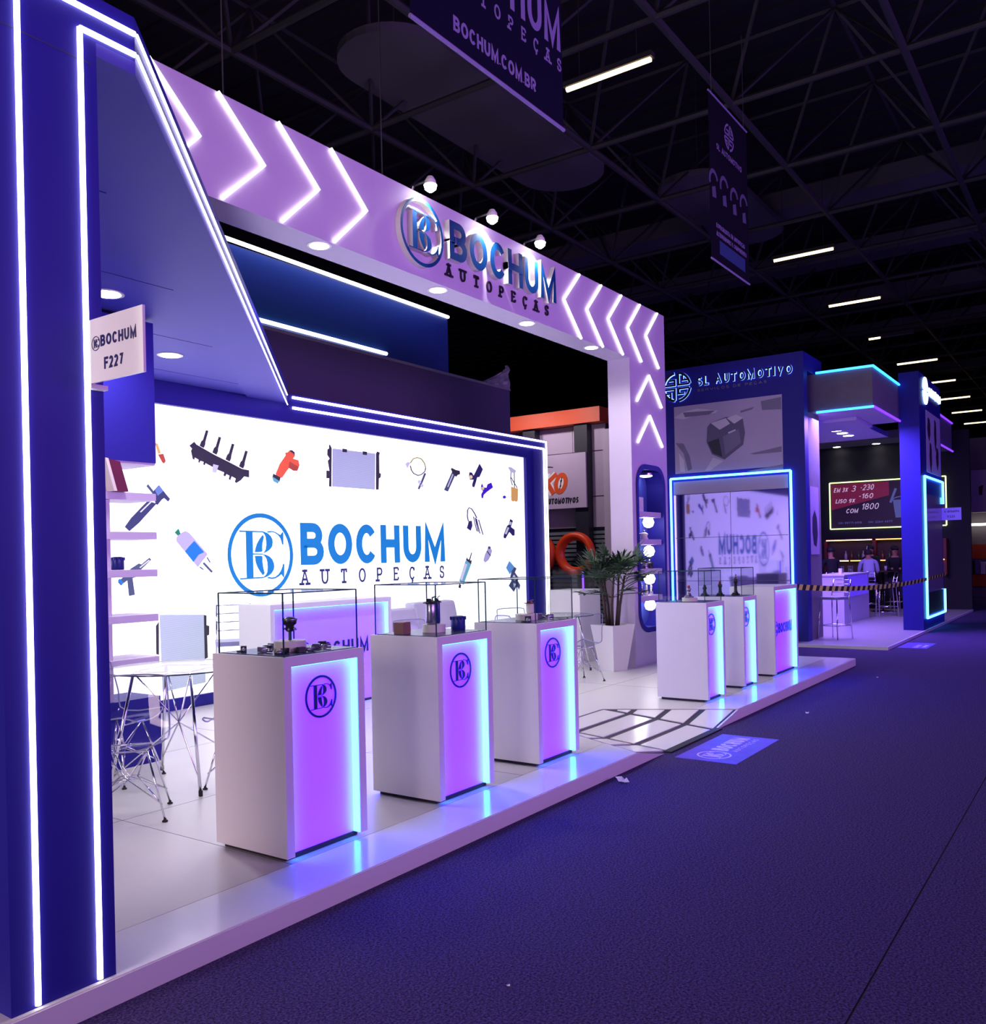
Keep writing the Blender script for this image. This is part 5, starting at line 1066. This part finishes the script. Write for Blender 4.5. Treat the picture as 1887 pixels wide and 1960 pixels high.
# ================================================================== people at the bar
mat('skin_tone', (176, 120, 96), .6); mat('shirt_pale', (168, 164, 206), .8, noise=.06, nscale=30); mat('cloth_black', (18, 16, 24), .85); mat('trousers', (26, 24, 36), .85); mat('hair_dark', (22, 18, 20), .7); mat('shoe', (20, 18, 20), .5); mat('badge_white', (220, 218, 226), .5)
def person(label, x, y, rz, shirt, seat_z=.80, lean=.06, head_turn=0.0, head_drop=0.0, arms=1.0, cap=False, strap=False):
    """seated figure facing local +Y, one skinned surface"""
    V = []; E = []; Rd = []; M_ = []
    def vtx(p, r, m, prev=None):
        V.append(p); Rd.append(r); M_.append(m); i = len(V) - 1
        if prev is not None: E.append((prev, i))
        return i
    h = seat_z
    pel = vtx((0, 0, h + .09), (.15, .12), 1); waist = vtx((0, lean * .3, h + .24), (.14, .105), 0, pel); chest = vtx((0, lean, h + .40), (.165, .115), 0, waist)
    sh = vtx((0, lean * 1.25, h + .52), (.12, .085), 0, chest); nk = vtx((0, lean * 1.4, h + .60), (.052, .052), 2, sh)
    hd = vtx((math.sin(head_turn) * .03, lean * 1.6 + .03, h + .69 - head_drop), (.072, .085), 2, nk); vtx((math.sin(head_turn) * .02, lean * 1.6 + .02 + head_drop * .5, h + .79 - head_drop), (.076, .092), 2, hd)
    for s in (-1, 1):
        a = vtx((s * .175, lean * 1.2, h + .50), (.068, .062), 0, sh); e = vtx((s * .22, lean + .10 * arms, h + .25), (.048, .048), 0, a)
        w = vtx((s * .12, lean + .33 * arms, h + .27), (.034, .034), 0, e); vtx((s * .07, lean + .42 * arms, h + .285), (.03, .022), 2, w)
        hp = vtx((s * .10, .05, h + .075), (.095, .085), 1, pel); kn = vtx((s * .13, .42, h + .04), (.068, .068), 1, hp); an = vtx((s * .12, .36, h - .40), (.042, .042), 1, kn); vtx((s * .125, .50, h - .45), (.04, .03), 3, an)
    me = bpy.data.meshes.new('tmp'); me.from_pydata(V, E, []); o = bpy.data.objects.new('tmp', me); COL.objects.link(o)
    md = o.modifiers.new('skin', 'SKIN'); md.use_smooth_shade = True
    for i, sv in enumerate(me.skin_vertices[0].data): sv.radius = Rd[i]; sv.use_root = (i == 0)
    ss = o.modifiers.new('sub', 'SUBSURF'); ss.levels = 1; ss.render_levels = 1
    dg_ = bpy.context.evaluated_depsgraph_get(); nm = bpy.data.meshes.new_from_object(o.evaluated_get(dg_)); nm.name = 'person'
    bpy.data.objects.remove(o); bpy.data.meshes.remove(me)
    nm.materials.clear()
    for m in (shirt, 'trousers', 'skin_tone', 'shoe'): nm.materials.append(MATS[m])
    VV = [Vector(v) for v in V]
    for p in nm.polygons:
        p.use_smooth = True; c = p.center; best, mi = 9, 0
        for (a, b_) in E:
            A, B = VV[a], VV[b_]; t = max(0, min(1, (c - A).dot(B - A) / max((B - A).length_squared, 1e-9))); d = (c - (A + (B - A) * t)).length
            if d < best: best = d; mi = M_[b_] if t > .45 else M_[a]
        p.material_index = mi
    bo = bpy.data.objects.new('person', nm); COL.objects.link(bo); bo.location = (x, y, SZ); bo.rotation_euler = (0, 0, rz)
    tag(bo, label, 'person')
    hc = Vector((0, lean * 1.6 + .02 + head_drop * .4, h + .76 - head_drop)); fy = hc.y + .105
    MB().lathe([(.094, -.02), (.100, .02), (.085, .07), (.04, .105), (.005, .112)], tuple(hc + Vector((0, -.022, 0))), 14).build('hair', 'hair_dark' if not cap else 'cloth_black', bo, True)
    if cap: MB().prism([(-.08, 0), (.08, 0), (.06, .09), (-.06, .09)], lambda u, v, d: (u, fy - .03 + v, hc.z + .035 + d - v * .2), 0, .008).build('cap_brim', 'cloth_black', bo)
    b = MB(); b.tube([(0, fy - .02, hc.z - .005), (0, fy + .012, hc.z - .035)], [.008, .015], 6); b.build('nose', 'skin_tone', bo, True)
    for s in (-1, 1):
        MB().lathe([(.004, 0), (.011, .003), (.004, .006)], (s * .032, fy - .012, hc.z), 8, ax='Y').build('eye', 'hair_dark', bo, True)
        b = MB(); b.tube([(s * .082, hc.y - .01, hc.z - .03), (s * .09, hc.y - .015, hc.z), (s * .086, hc.y - .015, hc.z + .02)], [.008, .014, .008], 6); b.build('ear', 'skin_tone', bo, True)
    MB().box(-.022, .022, fy - .016, fy - .006, hc.z - .062, hc.z - .056).build('mouth', 'maroon', bo)
    if strap: MB().tube([(.07, hc.y + .06, hc.z + .06), (.085, hc.y + .05, hc.z), (.06, hc.y + .08, hc.z - .07)], .012, 6).build('white_strap', 'badge_white', bo, True)
    return bo
person('person in pale shirt seated at a high table, seen from behind', 23.4, 5.06, math.radians(-75), 'shirt_pale', .76, .10, 0, .05)
person('person in black clothes and cap seated facing the aisle', 24.4, 4.66, math.radians(105), 'cloth_black', .80, .10, 0, 0, 1.0, cap=True)
person('person in black seated at the left with back turned', 22.7, 5.76, math.radians(-60), 'cloth_black', .80, .06)
person('person in black with white strap behind the pale-shirted person', 24.75, 5.30, math.radians(100), 'cloth_black', .84, .06, 0, 0, .9, strap=True)
ht = thing('high_table', 'tall dark table between the seated people at the bar', 'table', (23.95, 4.85, SZ + .0005)); MB().lathe([(.30, .0), (.30, .02), (.03, .05), (.03, 1.0)], n=18).build('stand', 'chrome', ht, True); MB().lathe([(.33, 1.0), (.33, 1.03)], n=24).build('table_top', 'bar_black', ht)
for k in range(2):
    t = thing('drink_glass', 'drink glass on the tall dark table, ' + ['left', 'right'][k], 'glass', (23.85 + .1 * k, 4.98 - .2 * k, SZ + 1.031), group='drinks on the tall table'); MB().lathe([(.03, 0), (.036, .12)], n=10).build('cup', 'bottle_clear', t, True); MB().lathe([(.037, .118), (.037, .124)], n=10).build('rim', 'steel', t)

# barrier tape
tp = thing('barrier_tape', 'black and yellow striped barrier tape across the gap to the blue post', 'tape', (14, 3.3, 1.1))
mat('tape_yellow', (226, 226, 110), .5); mat('tape_black', (24, 24, 26), .5)
P0, P1, P2 = Vector((11.70, 3.42, 1.15)), Vector((18.66, 3.03, 1.02)), Vector((21.12, 3.02, 1.06))
def tape(pa, pb, n, sag, w):
    b = MB()
    for k in range(n):
        q = []
        for f in (k / n, (k + 1) / n):
            p = pa.lerp(pb, f); p.z -= sag * 4 * f * (1 - f); q.append(p)
        o = (pb - pa).normalized() * .06
        b.add([q[0] - Vector((0, 0, w)) - o, q[1] - Vector((0, 0, w)) - o, q[1] + Vector((0, 0, w)), q[0] + Vector((0, 0, w))] + [p_ + Vector((0, .002, 0)) for p_ in (q[0] - Vector((0, 0, w)) - o, q[1] - Vector((0, 0, w)) - o, q[1] + Vector((0, 0, w)), q[0] + Vector((0, 0, w)))], [(0, 1, 2, 3), (7, 6, 5, 4), (0, 4, 5, 1), (2, 6, 7, 3)], k % 2)
    b.build('striped_band', ['tape_black', 'tape_yellow'], tp, False, True)
tape(P0, P1, 52, .08, .036); tape(P1, P2, 16, 0, .03)

# ================================================================== orange and white stand behind
ko = thing('orange_stand', 'stand front with orange beam, pale wall panels and dark posts', 'stand', (16.2, 10, 0))
mat('ko_orange', (206, 74, 30), .5, noise=.05); mat('ko_panel', (176, 160, 186), .5, noise=.08, nscale=1.5); mat('ko_post', (26, 26, 44), .5); mat('ko_slat', (124, 132, 146), .4, metal=.3); mat('ko_ring', (214, 60, 20), .4)
boxpart('beam', 'ko_orange', ko, 15.9, 16.4, 8.46, 13.0, 4.31, 4.61)
for k in range(6):
    for z0, z1 in ((2.2, 2.82), (2.84, 3.75), (3.77, 4.30)):
        y = 8.50 + .76 * k; boxpart('wall_panel', 'ko_panel', ko, 16.2, 16.24, y + .005, y + .755, z0, z1)
for y in (8.80, 10.05, 11.3): boxpart('post', 'ko_post', ko, 15.98, 16.18, y, y + .30, 0, 4.31)
for k in range(23): boxpart('slat', 'ko_slat', ko, 16.18, 16.22, 8.50, 12.9, .08 + .09 * k, .14 + .09 * k)
boxpart('slat_backing', 'ko_post', ko, 16.24, 16.26, 8.45, 13.0, 0, 4.3)
boxpart('end_pillar', 'ko_panel', ko, 16.0, 16.3, 8.28, 8.45, 0, 4.15); boxpart('end_fin', 'ko_post', ko, 15.9, 16.0, 8.12, 8.24, 0, 4.75)
for y_ in (9.2, 10.6):  # unseen spots added to brighten the pale panels and board
    d = bpy.data.lights.new('added_wall_fill', 'SPOT'); d.energy = 120; d.color = (1, .86, .9); d.spot_size = math.radians(120); d.spot_blend = .8; d.shadow_soft_size = .1
    o = bpy.data.objects.new('added_wall_fill', d); COL.objects.link(o); o.parent = ko; o.location = (-1.9, y_ - 10, 4.9); o.rotation_euler = (0, math.radians(-42), 0)
kb = thing('company_board', 'white board with red KO letters and AUTOMOTIVOS on the orange stand', 'sign', (15.94, 9.8, 2.6))
boxpart('board', 'ko_panel', kb, 15.92, 15.97, 8.81, 10.9, 2.60, 3.72)
fk = FX(15.92)
for m, tt, d in (('white_paint', .17, .003), ('ko_orange', .095, .007)):
    for c, u, w in (('K', -9.90, .34), ('O', -9.60, .32)): b = MB(); glyph(b, c, u, 2.90, .44, w, tt if m != 'white_paint' else tt, lambda a, v, dd: fk(a + (v - 2.9) * .18, v, dd), 0, d); b.build('letter', m, kb, False, True)
text_mb('AUTOMOTIVOS', -9.80, 2.70, .12, .80, .028, fk, 0, .004, .1, shear=.15).build('lettering', 'letter_black', kb, False, True)
part('swoosh', 'letter_black', kb, lambda b: ribbon(b, arc(-9.75, 3.2, .5, .28, 70, 150, 10), .02, fk, 0, .004))
for k, y in enumerate((9.10, 9.98)):
    t = thing('orange_ring', ['large orange ring hung on the slatted wall beside the palm', 'orange dome beside the white light line on the slatted wall'][k], 'decoration', (15.96, y, 1.66))
    if k == 0:
        n = 40; b = MB(); prof = [(.45, 0), (.44, .10), (.36, .14), (.28, .03), (.27, 0)]
        for i in range(n):
            a = 2 * PI * i / n
            for r, dx in prof: b.v.append((-dx, r * math.cos(a), r * math.sin(a)))
        for i in range(n):
            for j in range(4): b.f.append((i * 5 + j, ((i + 1) % n) * 5 + j, ((i + 1) % n) * 5 + j + 1, i * 5 + j + 1)); b.mi.append(0)
        b.build('ring', 'ko_ring', t, True); MB().box(-.02, .06, -.03, .03, .40, .44).build('hook', 'steel', t)
    else:
        MB().lathe([(.42, 0), (.40, .06), (.31, .12), (.15, .16), (.02, .165)], n=36, ax='X').build('dome', 'ko_ring', t, True); MB().box(-.02, .06, -.03, .03, .44, .48).build('hook', 'steel', t)

# ================================================================== walls and boards of stands behind the lightbox
dw = thing('dark_partition', 'dark navy back of the stand behind the glowing lightbox wall', 'wall', (9, 8.75, 0))
mat('partition_navy', (66, 56, 92), .8, noise=.08, nscale=3); mat('board_blue', lincol=(.004, .035, .22), rough=.5, noise=.05)
boxpart('board', 'partition_navy', dw, 4.5, 13.04, 8.70, 8.80, 0, 4.53); boxpart('top_batten', 'concrete', dw, 4.5, 13.04, 8.68, 8.82, 4.53, 4.57)
mat('plastic_wrap', (120, 120, 132), .25)
pw_ = thing('plastic_sheet', 'crumpled grey plastic sheet over the corner of the dark partition', 'plastic sheet', (12.8, 8.75, 4.57))
b = MB(); rr = random.Random(3); nx, nz = 10, 6
for i in range(nx + 1):
    for j in range(nz + 1):
        x = 12.2 + .84 * i / nx; top = 4.58 + .38 * (i / nx) ** 1.2; z = 4.575 + (top - 4.575) * j / nz
        b.v.append((x, 8.70 + rr.uniform(-.025, .025), z))
for i in range(nx):
    for j in range(nz): a = i * (nz + 1) + j; b.f.append((a, a + nz + 1, a + nz + 2, a + 1)); b.mi.append(0)
b.build('sheet', 'plastic_wrap', pw_, False, True); boxpart('corner_stick', 'concrete', pw_, 13.0, 13.04, 8.72, 8.76, 4.571, 4.98)
bb = thing('blue_billboard', 'wide plain blue board edged by white light lines behind the gantry', 'board', (9, 9.7, 0))
boxpart('board', 'board_blue', bb, 4.8, 12.47, 9.60, 9.72, 0, 5.86)
part('light_line', 'led_white_soft', bb, lambda b: b.tube([(5.5, 9.58, 5.93), (12.47, 9.58, 5.86)], .028, 6)); part('light_line', 'led_white_soft', bb, lambda b: b.tube([(6.0, 9.56, 4.94), (10.8, 9.56, 4.92)], .028, 6))
d = bpy.data.lights.new('billboard_wash', 'AREA'); d.shape = 'RECTANGLE'; d.size = 6; d.size_y = .1; d.energy = 16; d.color = (.3, .5, 1)
o = bpy.data.objects.new('billboard_wash', d); COL.objects.link(o); o.parent = bb; o.location = (0, -.35, 6.1); o.rotation_euler = (math.radians(25), 0, 0)

# far stand at the right edge
fs_ = thing('far_stand', 'far pale stand with orange band and white lamps at the right edge', 'stand', (33, 4, 0))
mat('far_grey', (120, 112, 116), .7, noise=.3, nscale=2)
boxpart('back_wall', 'far_grey', fs_, 33.0, 33.2, 1.5, 5.5, 0, 5.2); boxpart('orange_band', 'ko_orange', fs_, 32.9, 33.0, 1.5, 5.5, 1.25, 1.72); boxpart('lower_shelf', 'ko_orange', fs_, 32.85, 33.0, 1.5, 5.5, .35, .75)
boxpart('lamp_strip', 'led_white_soft', fs_, 32.7, 32.76, 2.0, 4.2, 2.32, 2.40); boxpart('sign_box', 'ko_panel', fs_, 32.4, 32.9, 2.4, 3.85, 2.75, 4.1)
text_mb('ro', -3.62, 3.25, .5, .5, .09, FX(32.4), 0, .01).build('lettering', 'letter_black', fs_, False, True)
for k in range(4): boxpart('goods_box', ['white_paint', 'concrete', 'part_cream', 'photo_grey'][k], fs_, 32.7, 32.98, 3.2 + .16 * k, 3.34 + .16 * k, .76, 1.05 + .05 * k)

# hall walls far away
for nm, a in (('wall_far', (89, 89.5, -14, 40, 0, 12)), ('wall_left', (-8, 90, 39.5, 40, 0, 12))):
    w_ = struct(MB().box(*a).build(nm, 'stand_blue_outer')); tag(w_, 'dark far wall of the hall' if nm == 'wall_far' else 'dark long side wall of the hall', 'wall')

# ================================================================== hanging banners
mat('banner_navy', (15, 14, 40), .8, noise=.05, spec=.1); mat('banner_text', (128, 116, 168), .6); mat('banner_dark', (15, 14, 30), .8, spec=.1); mat('banner_grey', (84, 78, 116), .6)
bn = thing('hanging_banner', 'large navy hanging banner with lilac BOCHUM lettering and web address', 'banner', (5.9, 4.0, 5.42))
boxpart('cloth', 'banner_navy', bn, 4.85, 6.955, 4.0, 4.006, 5.43, 8.3); part('bottom_bar', 'banner_text', bn, lambda b: b.tube([(4.84, 4.0, 5.42), (6.965, 4.0, 5.42)], .016, 8)); part('top_bar', 'steel', bn, lambda b: b.tube([(4.84, 4.0, 8.3), (6.965, 4.0, 8.3)], .016, 8))
fbn = FY(4.0)
text_mb('BOCHUM.COM.BR', 5.345, 5.555, .115, 1.155, .024, fbn, 0, .002, .14).build('lettering', 'banner_text', bn, False, True)
text_mb('BOCHUM', 5.30, 6.10, .36, 1.63, .062, fbn, 0, .002, .14).build('lettering', 'banner_text', bn, False, True)
for b in text_spread('AUTOPEÇAS', 5.32, 5.92, .115, 1.62, .018, fbn, 0, .002, .66): b.build('letter', 'banner_text', bn, False, True)
mono_mb(5.9, 7.15, .45, fbn, 0, .002).build('emblem', 'banner_text', bn, False, True)
for x in (5.0, 6.8): part('wire', 'steel', bn, lambda b: b.tube([(x, 4.0, 8.3), (x, 4.0, 8.5)], .004, 4))
b2 = thing('hanging_banner', 'narrow dark hanging banner with SL AUTOMOTIVO emblem above the aisle', 'banner', (11.2, 4.0, 5.2))
boxpart('cloth', 'banner_dark', b2, 10.5, 11.86, 4.0, 4.006, 5.22, 7.25)
for z in (5.21, 7.26): part('end_bar', 'banner_text', b2, lambda b: b.tube([(10.49, 4.0, z), (11.87, 4.0, z)], .012, 8))
sl_emblem(MB(), 11.19, 6.93, .17, fbn, 0, .002).build('emblem', 'banner_text', b2, False, True)
words('SL AUTOMOTIVO', 10.74, 6.63, .075, .90, .014, fbn, 0, .002, .18, 'lettering', 'banner_text', b2)
for k in range(4):
    cx = 10.62 + .36 * k; part('printed_part', 'banner_grey', b2, lambda b: (ribbon(b, arc(cx, 6.18 + .03 * (k % 2), .13, .13, 20, 200, 10), .05, fbn, 0, .002), b.prism([(cx - .06, 6.1), (cx + .05, 6.14), (cx + .08, 6.0), (cx - .05, 5.98)], fbn, 0, .002)))
for k, (s, w) in enumerate((('ESPECIALISTA EM AUTOPEÇAS', 1.02), ('ALTERNADORES E COMPONENTES', 1.08))): words(s, 10.68, 5.64 - .10 * k, .055, w, .012, fbn, 0, .002, .2, 'lettering', 'banner_text', b2)
mat('banner_blue', (36, 60, 110), .6); boxpart('blue_block', 'banner_blue', b2, 10.78, 11.7, 3.998, 4.0, 5.33, 5.50)
for x in (10.6, 11.75): part('wire', 'steel', b2, lambda b: b.tube([(x, 4.0, 7.26), (x, 4.0, 8.5)], .004, 4))

# ================================================================== floor stickers and litter
mat('sticker_blue', (84, 40, 236), .5, noise=.5, nscale=9); mat('sticker_text', (206, 170, 240), .4)
st = thing('floor_sticker', 'shiny blue-violet floor sticker with company name in front of the ramp', 'sticker', (7.1, 2.65, 0))
boxpart('film', 'sticker_blue', st, 6.575, 7.625, 2.40, 2.90, .0005, .002)
fst = lambda u, v, d: (u, v, .002 + d)
mono_mb(6.80, 2.66, .135, fst, 0, .0006).build('emblem', 'sticker_text', st, False, True); text_mb('BOCHUM', 6.98, 2.62, .14, .56, .028, fst, 0, .0006).build('lettering', 'sticker_text', st, False, True); text_mb('AUTOPEÇAS', 6.99, 2.54, .045, .54, .008, fst, 0, .0006, .6).build('lettering', 'sticker_text', st, False, True)
st2 = thing('floor_sticker', 'small blue and white floor sticker by the neighbouring platform corner', 'sticker', (16.2, 2.78, 0))
boxpart('film', 'sticker_blue', st2, 15.72, 16.65, 2.55, 2.99, .0005, .002); words('SL AUTOMOTIVO', 15.8, 2.7, .08, .5, .016, fst, 0, .0006, .18, 'lettering', 'sticker_text', st2); boxpart('pale_bar', 'sticker_text', st2, 15.9, 16.3, 2.60, 2.66, .002, .0024)
def scrap(x, y, s, label, k):
    t = thing('paper_scrap', label, 'litter', (x, y, .001), k, 'scraps on the carpet'); r_ = random.Random(k + 3); b = MB()
    for i in range(4):
        for j in range(3): b.v.append((s * (i - 1.5) / 3, s * .5 * (j - 1) + r_.uniform(-.1, .1) * s, r_.uniform(0, .6) * s))
    for i in range(3):
        for j in range(2): a = i * 3 + j; b.f.append((a, a + 3, a + 4, a + 1)); b.mi.append(0)
    b.build('crumpled_sheet', 'white_paint', t); MB().tube([(-s * .4, 0, s * .1), (0, s * .1, s * .3), (s * .4, 0, s * .1)], s * .04, 4).build('fold', 'white_paint', t)
scrap(5.67, 2.90, .07, 'crumpled white paper scrap on the carpet beside the platform edge', 1)
scrap(9.0, 2.55, .03, 'tiny white scrap on the carpet right of the floor sticker', 2); scrap(11.9, 2.5, .025, 'tiny white scrap on the carpet near the platform end', 3); scrap(2.75, 1.9, .012, 'tiny white speck on the near carpet', 4)
